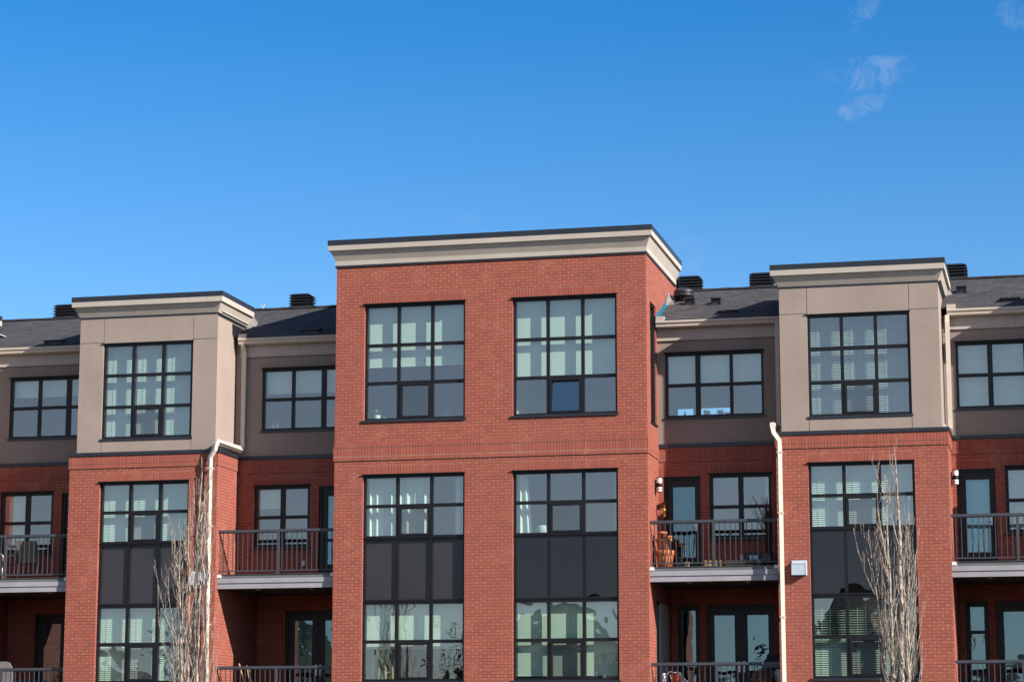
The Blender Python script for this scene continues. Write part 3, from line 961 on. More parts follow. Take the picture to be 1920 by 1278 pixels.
# recess between the centre bay and the right bay, and its neighbour beyond
def type_a(d, xa, xb, c1, c2, tcover):
    recess(xa, xb, (-7.621+d, -6.247+d), (-8.643+d, -7.825+d), ((-7.95+d, -6.43+d), [(-7.79+d, -7.33+d), (-7.04+d, -6.57+d)]),
           (-8.60+d, -8.12+d), (-8.583+d, -6.377+d, [-7.852+d, -7.103+d], {0: .11}), tcover, c2, -7.37+d, None, -7.35+d, (5.85, 'blind') if d else None)
type_a(0, -8.757, -5.970, None, [('curtain', -6.42, -6.29, 6.1, 7.6, .06, .02, .1)],
       [('roller', -8.52, -6.43, 9.735, 10.34, .06)])
type_a(6.395, -2.345, .42, None, [('slats', -1.15, -.03, 6.28, 7.6, .05, .05, 1.0)],
       [('slats', -2.14, -1.46, 8.98, 10.34, .05, .05, 1.05), ('slats', -1.43, -.73, 8.98, 10.34, .05, .05, 1.05), ('slats', -.70, -.05, 8.98, 10.34, .05, .05, 1.05)])
def type_b(d, xa, xb, tcover, wc, pd=0):
    recess(xa, xb, (-18.215+d, -16.869+d), (-16.652+d, -15.90+d), ((-17.931+d, -16.27+d), [(-17.72+d, -17.283+d), (-16.971+d, -16.53+d)]),
           None, (-18.07+d, -15.93+d, [-17.325+d, -16.585+d], {1: .11}), tcover, wc, -17.21+d+pd, dcov=(5.85, 'blind'))
type_b(0, -18.617, -15.855, [('roller', -18.0, -16.0, 9.83, 10.34, .06)], [('roller', -18.15, -17.5, 7.16, 7.6, .06)])
type_b(-6.345, -24.972, -22.212, [('roller', -24.35, -22.35, 9.96, 10.34, .06)], [('roller', -24.42, -23.85, 6.3, 7.6, .06)], -.27)

# --- main roof ------------------------------------------------------------------
r = MB()
def rq(x0, x1, y0, y1):
    z = lambda y: 11.13 + .42*(y-51.2)
    k = math.sqrt(1+.42**2)
    q = [(x0,y0,z(y0)),(x1,y0,z(y0)),(x1,y1,z(y1)),(x0,y1,z(y1))]
    r.face(q, 0, [(p[0], p[1]*k) for p in q])
rq(-28.45, 3.92, 51.205, 54.0)
r.face([(-28.45, 51.205, 11.132), (-28.45, 51.205, 11.105), (3.92, 51.205, 11.105), (3.92, 51.205, 11.132)])
r.face([(-28.45,54,12.306),(3.92,54,12.306),(3.92,YB,12.29),(-28.45,YB,12.29)])
part(r, 'roof', 'shingle', bld)
rc = MB()
rng2 = random.Random(5)
x = -28.4
while x < 3.6:
    w_ = .3; h = rng2.uniform(0, .006)
    rc.box(x, x+w_-.006, 53.90, 54.12, 12.29+h, 12.325+h); x += w_
part(rc, 'ridge_shingles', 'shingle', bld)
def zroof(y): return 11.13 + .42*(y-51.2)

# --- interior shell ---------------------------------------------------------------
s = MB()
for z in (2.30, 5.33, 8.36):
    for xa, xb in (LB, (CX0, CX1), RB, sh(LB, -6.355), sh(RB, 6.38)):
        s.box(xa+.06, xb-.06, 50.30, YB, z-.02, z+.12)
    for xa, xb in ((-24.972, -22.212), (-18.617, -15.855), (-8.757, -5.970), (-2.345, .42)):
        s.box(xa-.05, xb+.05, RECESS+.22 if z > 5 else RECLOW+.2, YB, z-.015, z+.125)
for xa, xb in (LB, (CX0, CX1), RB, sh(LB, -6.355), sh(RB, 6.38)):
    s.box(xa+.05, xb-.05, 50.30, YB, 11.58, 11.6)
    for x in (xa+.04, xb-.04): s.box(x-.02, x+.02, RECESS+.2, YB, 0, 8.35)
s.box(-28.3, 3.8, 51.7, YB, 11.02, 11.04)
s.box((CX0+CX1)/2-.08, (CX0+CX1)/2+.08, 50.3, YB, 0, 11.5)
# back wall, with the rear windows of the top floor that show as a bright strip through one front window
wall_y(s, YB-.2, -28.4, 3.9, 0, 12.25, [(-9.75, -8.95, 9.0, 10.07), (-8.78, -7.98, 9.0, 10.07)])
part(s, 'interior_shell', 'plaster', bld)

for xe, sg in ((-28.56, -1), (4.03, 1)):
    e = MB()
    q = [(xe, 53.2, 0), (xe, YB, 0), (xe, YB, 12.30), (xe, 54.0, 12.32), (xe, 53.2, 11.98)]
    e.face(q if sg > 0 else q[::-1])
    q2 = [(x - sg*.2, y, z) for x, y, z in q]
    e.face(q2[::-1] if sg > 0 else q2)
    part(e, 'end_wall', 'brick', bld)
e = MB(); e.box(-28.56, 4.03, YB, YB+.2, 0, 8.9); e.box(-28.56, 4.03, YB, YB+.2, 10.15, 12.30)
part(e, 'rear_wall', 'brick', bld)
# --- rain pipes ---------------------------------------------------------------------
def pipe(pts, r=(.045, .035)):
    b = MB(); b.tube(pts, [r]*len(pts), 4, smooth=False, square=True)
    # sleeve joints and straps
    return b
b = pipe([(-18.50, 51.19, 10.955), (-18.50, 51.31, 10.80), (-18.50, 51.31, 8.56), (-18.52, 51.25, 8.495), (-18.605, 49.93, 8.525), (-18.61, 49.84, 8.46), (-18.63, 49.83, 8.33), (-18.745, 49.86, 8.16), (-18.75, 49.87, 8.05), (-18.75, 49.87, .2)])
for z in (9.9, 7.9, 6.6, 4.4): b.box(-18.80 if z < 8 else -18.55, -18.70 if z < 8 else -18.45, 49.825 if z < 8 else 51.27, 50.0 if z < 8 else 51.38, z, z+.03)
part(b, 'downspout', 'spout', bld)
b = pipe([(-6.035, 51.19, 10.955), (-6.035, 51.16, 10.80), (-6.035, 51.16, 8.62), (-6.03, 51.10, 8.55), (-6.03, 49.93, 8.53), (-6.02, 49.85, 8.48), (-6.0, 49.85, 8.33), (-5.885, 49.87, 8.16), (-5.88, 49.88, 8.05), (-5.88, 49.88, .2)])
for z in (7.9, 6.6, 4.4): b.box(-5.932, -5.828, 49.835, 50.0, z, z+.03)
part(b, 'downspout', 'spout', bld)
b = pipe([(-2.33, 51.19, 10.955), (-2.33, 51.14, 10.80), (-2.33, 51.14, 8.5), (-2.33, 51.0, 8.44)])
part(b, 'downspout', 'spout', bld)

# --- wall vents, wall lamps, outlets ---------------------------------------------------
for x in (-5.668, -19.18):
    b = MB()
    x1 = x+.30; z0, z1, yo = 5.30, 5.60, 49.85
    b.face([(x, yo, z0+.0), (x1, yo, z0), (x1, yo, z1-.06), (x, yo, z1-.06)])
    b.face([(x, yo, z1-.06), (x1, yo, z1-.06), (x1, 49.999, z1), (x, 49.999, z1)])
    b.face([(x, yo, z0), (x, yo, z1-.06), (x, 49.999, z1), (x, 49.999, z0)])
    b.face([(x1, yo, z0), (x1, 49.999, z0), (x1, 49.999, z1), (x1, yo, z1-.06)])
    b.box(x-.012, x1+.012, 49.988, 49.998, z0-.012, z1+.012)
    b.box(x-.004, x1+.004, yo-.006, yo-.001, z0-.004, z0+.012); b.box(x-.004, x1+.004, yo-.006, yo-.001, z1-.072, z1-.058)
    b.box(x-.004, x+.010, yo-.006, yo-.001, z0+.012, z1-.072); b.box(x1-.010, x1+.004, yo-.006, yo-.001, z0+.012, z1-.072)
    part(b, 'wall_vent', 'galv', bld)
for xw in (CX1, RB[1]):
    y, z = 50.90, 7.24
    b = MB()
    b.box(xw, xw+.025, y-.05, y+.05, z-.03, z+.26); b.box(xw+.025, xw+.06, y-.02, y+.02, z+.10, z+.16)
    b.lathe([(.0, .105), (.066, .105), (.066, .19), (.0, .19)], (xw+.10, y, z), 18)
    b.lathe([(.0, .30), (.068, .30), (.068, .318), (.0, .318)], (xw+.10, y, z), 18)
    b.lathe([(.0, -.008), (.060, -.008), (.060, .006), (.0, .006)], (xw+.10, y, z), 18)
    b.lathe([(.061, .05), (.064, .05), (.064, .062), (.061, .062)], (xw+.10, y, z), 18)
    l = part(b, 'wall_lamp', 'frame', bld)
    g = MB(); g.lathe([(.058, .006), (.058, .105)], (xw+.10, y, z), 18); g.lathe([(.058, .19), (.058, .30)], (xw+.10, y, z), 18)
    part(g, 'lamp_shade', 'lampglass', l)
for x, y, z in ((-6.93, RECESS, 5.75), (-17.0, RECESS, 5.80), (-23.55, RECESS, 5.78)):
    b = MB(); b.box(x-.035, x+.035, y-.025, y-.001, z, z+.11); part(b, 'outlet_cover', 'plastic_grey' if x < -20 else 'white', bld)

# --- roof fittings ---------------------------------------------------------------------
def turret_vent(x, y, z, w=.25):
    b = MB()
    b.box(x-w*.78, x+w*.78, y-w*.78, y+w*.78, z-.15, z+.30)
    for k in range(4):
        zz = z + .045 + k*.072
        a, c = w*.8, w*1.12
        ring = lambda r, h: [(x-r, y-r, h), (x+r, y-r, h), (x+r, y+r, h), (x-r, y+r, h)]
        lo, hi = ring(c, zz), ring(a, zz+.055)
        for j in range(4): b.face([lo[j], lo[(j+1) % 4], hi[(j+1) % 4], hi[j]])
        b.face(lo[::-1])
    lo, hi = ring(w*1.08, z+.325), ring(w*.78, z+.375)
    for j in range(4): b.face([lo[j], lo[(j+1) % 4], hi[(j+1) % 4], hi[j]])
    b.face(hi); b.face(lo[::-1])
    part(b, 'roof_turret_vent', 'black_metal', bld)
M['black_metal'] = plain('dark_roof_vent_metal', (.022, .024, .032), .45, .2, 4, bs=0)
for x in (-18.12, -24.37, -8.45, -6.75, -2.26):
    turret_vent(x, 54.4, 12.34)
def box_vent(x, y, low=False):
    b = MB(); z = zroof(y)
    h, d, w = (.10, .26, .22) if low else (.17, .20, .11)
    y0, y1 = y-d/2, y+d/2
    za, zb = zroof(y0), zroof(y1)
    P = [(x-w, y0, za), (x+w, y0, za), (x+w, y1+.08, zb+.03), (x-w, y1+.08, zb+.03)]
    Q = [(x-w*.94, y0+.01, za+h), (x+w*.94, y0+.01, za+h), (x+w*.94, y1, zb+h*.55), (x-w*.94, y1, zb+h*.55)]
    for j in range(4):
        if j == 0: continue
        b.face([P[j], P[(j+1) % 4], Q[(j+1) % 4], Q[j]])
    b.face(Q)
    b.box(x-w-.01, x+w+.01, y0-.03, y0+.012, za+h-.02, za+h+.008)
    b.box(x-w*.93, x+w*.93, y0+.04, y0+.06, za-.05, za+h-.025)
    b.box(x-w-.06, x+w+.06, y0+.0, y0+.01, za-.02, za+.014)
    part(b, 'roof_box_vent', 'black_metal', bld)
for x, y in ((-8.19, 52.62), (-7.57, 52.52), (-2.06, 52.63)): box_vent(x, y)
for x, y in ((-7.166, 51.55), (-23.32, 51.40), (-16.91, 51.42), (-.98, 51.62)): box_vent(x, y, True)
b = MB()
b.lathe([(.13, -.15), (.13, .02), (.24, .03), (.25, .06), (.22, .08), (.20, .10), (.235, .115), (.24, .13), (.21, .19), (.12, .235), (0, .25)], (-8.40, 53.05, zroof(53.05)+.05), 24)
part(b, 'roof_dome_vent', 'black_metal', bld)
# blue membrane left showing under the step flashing, and the pale flashing above it
b = MB()
for y0, y1 in ((51.16, 51.52), (51.52, 51.88), (51.88, 52.24), (52.24, 52.58)):
    b.face([(CX1+.012, y0, zroof(y0)+.006), (CX1+.06, y0, zroof(y0)+.006), (CX1+.06, y1, zroof(y1)+.006), (CX1+.012, y1, zroof(y1)+.006)])
    b.face([(CX1+.011, y0, zroof(y0)), (CX1+.011, y1, zroof(y1)), (CX1+.011, y1, zroof(y1)+.10), (CX1+.011, y0, zroof(y0)+.10)])
    b.face([(CX1+.003, y0, zroof(y0)+.10), (CX1+.011, y0, zroof(y0)+.10), (CX1+.011, y1, zroof(y1)+.10), (CX1+.003, y1, zroof(y1)+.10)])
part(b, 'roof_membrane', 'blue', bld, 'bright blue strip of exposed roofing membrane')
b = MB()
y0, y1 = 52.60, 53.0
b.face([(CX1+.012, y0, zroof(y0)), (CX1+.19, y0, zroof(y0)+.01), (CX1+.14, y1, zroof(y1)+.05), (CX1+.012, y1, zroof(y1)+.22)])
b.face([(CX1+.012, y0, zroof(y0)), (CX1+.012, y1, zroof(y1)+.22), (CX1+.012, y0, zroof(y0)+.18)])
part(b, 'roof_flashing', 'lead', bld)
for sx, ye in ((LB[1]-.115, 52.1), (RB[1]-.115, 52.43)):
    b = MB(); y1 = ye+.35
    b.face([(sx+.01, ye-.1, zroof(ye-.1)), (sx+.20, ye, zroof(ye)+.01), (sx+.15, y1, zroof(y1)+.02), (sx+.01, y1, zroof(y1)+.25), (sx+.01, ye-.1, zroof(ye-.1)+.2)])
    part(b, 'roof_flashing', 'lead', bld)
b = MB()
b.tube([(-19.05, 54.1, 12.28), (-19.05, 54.1, 12.40)], .018, 8)
b.tube([(-19.05+.038*math.sin(a), 54.1, 12.438+.038*math.cos(a)) for a in [2*math.pi*k/16 for k in range(17)]], .009, 6, caps=False)
part(b, 'roof_anchor', 'galv', bld)
#PROPS
# ------------------------------------------------------------------ trees
def aspen(x, y, h, seed, leaders, nbr, width, label):
    """bare columnar aspen: leaders = [(dx, dy, top, base radius)], branches hug the stem"""
    q = random.Random(seed)
    root = empty('columnar_aspen_tree', (x, y, 0), label, 'tree', 'bare columnar aspens in front of the facade')
    tr, br, tw = MB(), MB(), MB()
    stems = []
    for (bx, by, tx, ty, top, r0, z0) in leaders:
        n = 22
        pts, rad = [], []
        wx = wy = 0
        for i in range(n+1):
            f = i/n
            wx += q.uniform(-.018, .018); wy += q.uniform(-.018, .018)
            e = min(1, f*1.6)
            pts.append(Vector((x + bx + (tx-bx)*f + wx*(.3+f), y + by + (ty-by)*f + wy, z0 + (top-z0)*f)))
            rad.append(max(.0045, r0*(1-f)**.9 + .003))
        tr.tube(pts, rad, 10)
        stems.append((pts, rad))
    def grow(p0, az, length, r0, level, lean):
        n = 9 if level == 1 else 5
        pts, rad = [Vector(p0)], [r0]
        out = Vector((math.cos(az), math.sin(az), 0))
        ang = lean
        p = Vector(p0)
        kx = ky = 0
        for i in range(n):
            f = (i+1)/n
            a = lean * (1-f)**1.5 + .045
            kx += q.uniform(-.06, .06); ky += q.uniform(-.06, .06)
            d = out*math.sin(a) + Vector((kx, ky, math.cos(a)))
            p = p + d.normalized()*length/n
            pts.append(p.copy()); rad.append(max(.0028, r0*(1-f*.9)))
        return pts, rad
    for k in range(nbr):
        si = q.choices(range(len(stems)), [s[0][-1].z for s in stems])[0]
        pts, rad = stems[si]
        f = q.uniform(.12, .93)
        i = int(f*(len(pts)-1))
        P, r_ = pts[i], rad[i]
        L = min((1-f)*h*.6+.25, q.uniform(.6, 2.1))
        az = q.uniform(0, 6.283)
        bp, brd = grow(P, az, L, min(.0125, r_*q.uniform(.3, .55)+.004), 1, q.uniform(.18, .52)*width)
        br.tube(bp, brd, 6)
        for t in range(q.randint(3, 8)):
            g = q.uniform(.12, .97); j = min(len(bp)-2, int(g*(len(bp)-1)))
            P2 = bp[j].lerp(bp[j+1], q.random())
            tp, trd = grow(P2, az + q.uniform(-1.8, 1.8), q.uniform(.10, .50), max(.0034, brd[j]*.42), 2, q.uniform(.4, 1.2))
            tw.tube(tp, trd, 4, caps=False)
            if q.random() < .6:
                P3 = tp[q.randint(1, 3)]
                t3, r3 = grow(P3, az + q.uniform(-2.5, 2.5), q.uniform(.05, .22), .0030, 2, q.uniform(.5, 1.3))
                tw.tube(t3, r3, 3, caps=False)
    # short spurs straight off the stems
    for pts, rad in stems:
        for k in range(60):
            f = q.uniform(.2, .97); i = min(len(pts)-2, int(f*(len(pts)-1)))
            P = pts[i].lerp(pts[i+1], q.random())
            t3, r3 = grow(P, q.uniform(0, 6.28), q.uniform(.06, .34), .0036, 2, q.uniform(.4, 1.2))
            tw.tube(t3, r3, 3, caps=False)
    part(tr, 'trunk', 'bark', root); part(br, 'branches', 'twig_bark', root); part(tw, 'twigs', 'twig', root)
M['twig_bark'] = bark_mat()
TY = 43.0
aspen(-16.42, TY, 7.3, 24, [(-.08, 0, .02, .05, 7.3, .082, 0), (.27, .1, .25, -.05, 6.2, .070, 0.2), (-.15, -.08, -.30, 0, 5.7, .040, 1.0), (.05, -.10, .14, .1, 6.35, .045, 1.2), (-.1, .08, -.14, -.05, 5.9, .035, 1.5), (-.2, -.05, -.40, .06, 5.2, .030, .8)], 96, 1.3,
      'tall twin stemmed bare aspen beside the cream downspout of the left stucco topped bay')
aspen(-3.02, TY, 7.2, 33, [(0, 0, .05, .02, 7.15, .085, 0), (-.05, .05, -.09, 0, 6.6, .045, 1.2), (.08, -.06, .27, 0, 5.9, .038, .8), (-.08, .0, -.36, .05, 5.6, .032, 1.0), (.05, .06, .13, .04, 6.4, .034, 1.5)], 66, 1.0,
      'pale bare aspen with one thick stem before the right stucco topped bay')

# ------------------------------------------------------------------ things on the balconies
FL2 = 5.535   # upper balcony floor
FL1 = 2.495   # lower balcony floor
def pot(r0, r1, h, rim=.03, rimw=.012, t=.012):
    return [(0, .001), (r0, .001), (r1-rimw, h-rim), (r1, h-rim), (r1, h), (r1-t-rimw, h), (r1-t-rimw, h-.04), (0, h-.045)]
POTG = 'terracotta pots stacked in the balcony corner'
b = MB()
b.lathe([(0, 0), (.155, 0), (.195, .28)], (-8.50, 50.62, FL2), 40)
b.lathe([(.195, .28), (.212, .285), (.215, .385), (.195, .39), (.185, .33), (0, .32)], (-8.50, 50.62, FL2), 60, wob=lambda j, z: (.022 if (j//2) % 2 else 0) if .28 < z < .388 else 0)
b.lathe([(.196, .262), (.212, .27), (.212, .284), (.196, .284)], (-8.50, 50.62, FL2), 40)
tag(b.build('flower_pot', 'terracotta'), 'large terracotta pot with ribbed rim, bottom of the stack in the balcony corner', 'flower pot', POTG)
b = MB(); b.lathe([(0, 0), (.135, 0), (.155, .20), (.185, .205), (.185, .245), (.16, .25), (.15, .20), (0, .19)], (-8.53, 50.62, FL2+.392), 32)
tag(b.build('flower_pot', 'terracotta_tan'), 'tan wide rimmed clay pot standing inside the large ribbed terracotta pot', 'flower pot', POTG)
b = MB(); b.lathe(pot(.07, .105, .15, .04), (-8.555, 50.60, FL2+.644), 28)
tag(b.build('flower_pot', 'terracotta'), 'small bright orange terracotta pot on top of the pot stack', 'flower pot', POTG)
b = MB()
for k in range(2): b.lathe([(0, 0), (.055, 0), (.072, .028), (.066, .028), (.05, .008), (0, .008)], (-8.405+.006*k, 50.56, FL2+.644+.03*k), 24)
tag(b.build('pot_saucers', 'terracotta'), 'little stack of terracotta saucers beside the smallest orange pot', 'saucers')
t = empty('garden_lantern', (-8.20, 50.62, FL2), 'dark metal lantern standing beside the big ribbed terracotta pot', 'lantern')
b = MB(); b.lathe([(0, 0), (.085, 0), (.085, .02), (.075, .03), (.082, .20), (.088, .205), (.07, .24), (.02, .265), (0, .265)], (-8.20, 50.62, FL2), 20)
part(b, 'body', 'urn', t)
b = MB(); b.tube([(-8.20+.06*math.cos(a), 50.62, FL2+.255+.07*math.sin(a)) for a in [math.pi*k/10 for k in range(11)]], .006, 5); part(b, 'handle', 'black_metal', t)
b = MB(); b.lathe(pot(.05, .07, .11, .02, .004), (-7.99, 50.42, FL2), 20)
tag(b.build('flower_pot', 'white_stripe'), 'small pale pot with cream and olive stripes on the balcony edge', 'flower pot') if 'white_stripe' in M else None
for x0, x1, lab in ((-7.62, -7.23, 'weathered wooden planter box behind the middle railing post'), (-7.15, -6.70, 'longer weathered wooden planter box next to two little grey pots')):
    t = empty('planter_box', ((x0+x1)/2, 50.55, FL2), lab, 'planter', 'wooden planter boxes on the balcony floor')
    b = MB()
    b.box(x0, x1, 50.45, 50.47, FL2+.01, FL2+.075); b.box(x0, x1, 50.45, 50.47, FL2+.08, FL2+.145)
    b.box(x0, x1, 50.68, 50.70, FL2+.01, FL2+.145); b.box(x0, x0+.02, 50.47, 50.68, FL2+.01, FL2+.14); b.box(x1-.02, x1, 50.47, 50.68, FL2+.01, FL2+.14)
    for x in (x0+.03, x1-.07): b.box(x, x+.04, 50.44, 50.45, FL2, FL2+.15)
    part(b, 'box', 'wood', t)
    b = MB(); b.box(x0+.02, x1-.02, 50.47, 50.68, FL2+.02, FL2+.115); part(b, 'soil', 'earth', t)
b = MB(); b.lathe(pot(.055, .078, .125, .03, .006), (-6.62, 50.42, FL2), 22)
g0 = tag(b.build('flower_pot', 'grey_pot'), 'little grey pot beside the end of the longer wooden planter', 'flower pot', 'little grey pots')
b = MB(); b.lathe(pot(.06, .085, .14, .035, .006), (-6.44, 50.44, FL2), 22)
tag(b.build('flower_pot', 'grey_pot'), 'slightly bigger grey pot touching the dark glazed urn', 'flower pot', 'little grey pots')
t = empty('storage_bin', (-6.58, 50.95, FL2), 'black storage bin against the brick wall behind the little grey pots', 'bin')
b = MB(); b.box(-6.78, -6.40, 50.82, 51.1, FL2, FL2+.34); part(b, 'body', 'black', t)
b = MB(); b.box(-6.69, -6.50, 50.80, 50.819, FL2+.18, FL2+.27); part(b, 'front_label', 'galv', t)
b = MB(); b.lathe([(0, 0), (.11, 0), (.165, .07), (.175, .16), (.14, .235), (.095, .26), (.115, .29), (.105, .29), (.085, .265), (0, .25)], (-6.235, 50.60, FL2), 28)
tag(b.build('ceramic_urn', 'urn'), 'round dark glazed urn holding tall dried reeds at the right end of the balcony', 'urn')
b = MB(); q = random.Random(8)
for k in range(58):
    a = q.uniform(0, 6.28); r = q.uniform(0, .06); s_ = q.uniform(.5, 1.3)
    x0, y0 = -6.235 + r*math.cos(a), 50.60 + r*math.sin(a)
    hgt = q.uniform(.9, 1.36)
    lx, ly = q.uniform(-.10, .10), q.uniform(-.08, .08)
    if k < 7: lx, hgt = q.uniform(-.42, -.18), q.uniform(1.0, 1.35)
    b.tube([(x0, y0, FL2+.2), (x0+lx*.25, y0+ly*.3, FL2+.2+hgt*.5), (x0+lx*.6, y0+ly*.6, FL2+.2+hgt*.8), (x0+lx, y0+ly, FL2+.2+hgt)], [.008, .0075, .006, .003], 4)
tag(b.build('dried_reeds', 'reed'), 'tall bundle of dark red dried reeds standing in the glazed urn', 'dried reeds')
b = MB(); b.lathe([(0, -.01), (.025, .0), (.035, .03), (.02, .07), (.03, .10), (.034, .14), (.014, .18), (0, .19)], (-8.60, 51.20, 6.72), 14)
b.tube([(-8.60, 51.20, 6.90), (-8.60, 51.20, 7.05), (-8.60, 51.37, 7.06)], .004, 4)
tag(b.build('hanging_ornament', 'yellow'), 'yellow hanging ornament on the brick wall left of the glazed balcony door', 'ornament')

# sling chairs on the far left balcony
def sling_chair(x, y, z, rz, label, group):
    t = empty('patio_chair', (x, y, z), label, 'chair', group)
    c, s_ = math.cos(rz), math.sin(rz)
    W = lambda p: (x + p[0]*c - p[1]*s_, y + p[0]*s_ + p[1]*c, z + p[2])
    def tubes(name, lines, r=.013, mat='chair_frame'):
        b = MB()
        for l in lines: b.tube([W(p) for p in l], r, 6)
        part(b, name, mat, t)
    for sx in (-1, 1):
        tubes('leg', [[(sx*.23, .20, 0), (sx*.225, .19, .40)]])
        tubes('leg', [[(sx*.23, -.22, 0), (sx*.225, -.16, .40)]])
        tubes('arm', [[(sx*.235, .20, .40), (sx*.25, .22, .56), (sx*.26, .16, .62), (sx*.26, -.10, .60), (sx*.25, -.22, .61)]])
    b = MB()
    n = 8
    for i in range(n):   # sagging seat
        f0, f1 = i/n, (i+1)/n
        P = lambda f: (.23, -.2+.42*f, .41 - .03*math.sin(math.pi*f))
        a, d = P(f0), P(f1)
        b.face([W((-a[0], a[1], a[2])), W(a), W(d), W((-d[0], d[1], d[2]))], smooth=True)
    b.box(0, 0, 0, 0, 0, 0) if False else None
    part(b, 'seat', 'sling', t)
    b = MB()
    for i in range(n):
        f0, f1 = i/n, (i+1)/n
        P = lambda f: (.235 - .01*f, -.19-.16*f + .02*math.sin(math.pi*f), .40 + .50*f)
        a, d = P(f0), P(f1)
        for dy in (0, .006):
            b.face([W((-a[0], a[1]+dy, a[2])), W((a[0], a[1]+dy, a[2])), W((d[0], d[1]+dy, d[2])), W((-d[0], d[1]+dy, d[2]))], smooth=True)
    part(b, 'backrest', 'sling', t)
    tubes('back_frame', [[(-.24, -.19, .40), (-.235, -.35, .91)], [(.24, -.19, .40), (.235, -.35, .91)]], .012, 'black_metal')
sling_chair(-23.58, 51.0, FL2, R(8), 'taupe sling patio chair with its back to the railing on the far left balcony', 'patio chairs on the far left upper balcony')
sling_chair(-24.28, 50.95, FL2, R(-100), 'patio chair partly cut off at the left edge, turned sideways on the balcony', 'patio chairs on the far left upper balcony')

t = empty('moulded_chair', (-23.95, 50.85, FL1), 'grey moulded chair with a rounded back on the lower far left balcony', 'chair')
b = MB()
prof = [(-.20, .42), (-.22, .62), (-.235, .85), (-.22, 1.03), (-.16, 1.14), (-.06, 1.165)]
pts = prof + [(-x, z) for x, z in reversed(prof)]
b.face([(-23.95+x, 50.62-.12*(z-.42), FL1+z) for x, z in pts])
b.face([(-23.95+x, 50.65-.12*(z-.42), FL1+z) for x, z in pts][::-1])
for (xa, za), (xb, zb) in zip(pts, pts[1:]+pts[:1]):
    b.face([(-23.95+xa, 50.62-.12*(za-.42), FL1+za), (-23.95+xa, 50.65-.12*(za-.42), FL1+za), (-23.95+xb, 50.65-.12*(zb-.42), FL1+zb), (-23.95+xb, 50.62-.12*(zb-.42), FL1+zb)])
part(b, 'backrest', 'plastic_grey', t)
b = MB(); b.box(-24.17, -23.73, 50.64, 51.06, FL1+.40, FL1+.44); part(b, 'seat', 'plastic_grey', t)
for sx in (-.18, .18):
    for sy in (.06, .38):
        b = MB(); b.tube([(-23.95+sx, 50.64+sy, FL1+.40), (-23.95+sx*1.15, 50.64+sy, FL1)], .016, 6); part(b, 'leg', 'chair_frame', t)
t = empty('patio_table', (-23.45, 50.95, FL1), 'low dark patio table to the right of the grey moulded chair', 'table')
b = MB(); b.lathe([(0, .70), (.34, .70), (.35, .72), (.34, .74), (0, .74)], (-23.45, 50.98, FL1), 26); part(b, 'table_top', 'teal', t)
for sx, sy in ((-.2, -.2), (.2, -.2), (-.2, .2), (.2, .2)):
    b = MB(); b.tube([(-23.45+sx, 50.98+sy, FL1), (-23.45+sx*.8, 50.98+sy*.8, FL1+.70)], .014, 6); part(b, 'leg', 'black_metal', t)

# bamboo stakes leaning on the lower rail between left and centre bays
for k, (xa, xb, zt, lab) in enumerate(((-17.98, -18.12, 1.06, 'bamboo stake leaning left against the lower balcony rail'), (-17.80, -17.90, .93, 'shorter of the two thick bamboo stakes behind the lower balcony rail'), (-17.93, -17.94, 1.02, 'thin upright bamboo stake between two thicker ones'))):
    b = MB(); r_ = .017 if k < 2 else .010
    b.tube([(xa, 50.75, FL1), ((xa+xb)/2, 50.55, FL1+zt*.5), (xb, 50.30, FL1+zt)], r_, 8)
    for f in (.2, .4, .6, .8):
        b.tube([(xa+(xb-xa)*f, 50.75-.45*f+(.025 if f == .4 or f == .6 else .01), FL1+zt*f-.006), (xa+(xb-xa)*f, 50.75-.45*f+(.025 if f == .4 or f == .6 else .01), FL1+zt*f+.006)], r_*1.15, 8)
    tag(b.build('bamboo_stake', 'bamboo'), lab, 'stake', 'bamboo stakes on the lower balcony')

# lower balcony right of the centre bay
b = MB(); b.lathe([(0, 0), (.042, 0), (.042, .74), (.034, .76), (.034, .79), (0, .79)], (-8.555, 50.60, FL1), 16)
tag(b.build('metal_canister', 'galv'), 'slim grey metal canister at the left end of the lower balcony', 'canister')
t = empty('folded_camp_chair', (-8.30, 50.6, FL1), 'folded orange red camping chair leaning behind the lower balcony rail', 'chair')
b = MB()
b.face([(-8.37, 50.56, FL1+.79), (-8.25, 50.50, FL1+.77), (-8.16, 50.52, FL1+.58), (-8.20, 50.60, FL1+.2), (-8.30, 50.60, FL1+.2)])
b.face([(-8.37, 50.60, FL1+.79), (-8.25, 50.56, FL1+.77), (-8.16, 50.58, FL1+.58), (-8.20, 50.66, FL1+.2), (-8.30, 50.66, FL1+.2)][::-1])
wavy(b, -8.28, -8.02, FL1+.25, FL1+.60, 50.60, .03, .1)
part(b, 'seat', 'orange', t)
b = MB(); b.tube([(-8.56+.28*f, 50.52, FL1+.55+.27*math.sin(min(1, f*1.4)*math.pi*.62)) for f in [k/10 for k in range(11)]], .011, 6)
b.tube([(-8.40, 50.50, FL1+.76), (-8.31, 50.5, FL1+.4), (-8.30, 50.52, FL1)], .011, 6); b.tube([(-8.16, 50.50, FL1+.7), (-8.22, 50.52, FL1)], .011, 6)
part(b, 'frame', 'chair_frame', t)
b = MB()
b.face([(-8.26, 50.44, FL1+.80), (-8.19, 50.42, FL1+.81), (-8.00, 50.40, FL1+.58), (-8.09, 50.42, FL1+.55)])
b.face([(-8.26, 50.46, FL1+.80), (-8.19, 50.44, FL1+.81), (-8.00, 50.42, FL1+.58), (-8.09, 50.44, FL1+.55)][::-1])
b.tube([(-8.19, 50.43, FL1+.80), (-8.0, 50.41, FL1+.58)], .012, 5); b.tube([(-8.06, 50.42, FL1+.57), (-8.02, 50.5, FL1)], .010, 5)
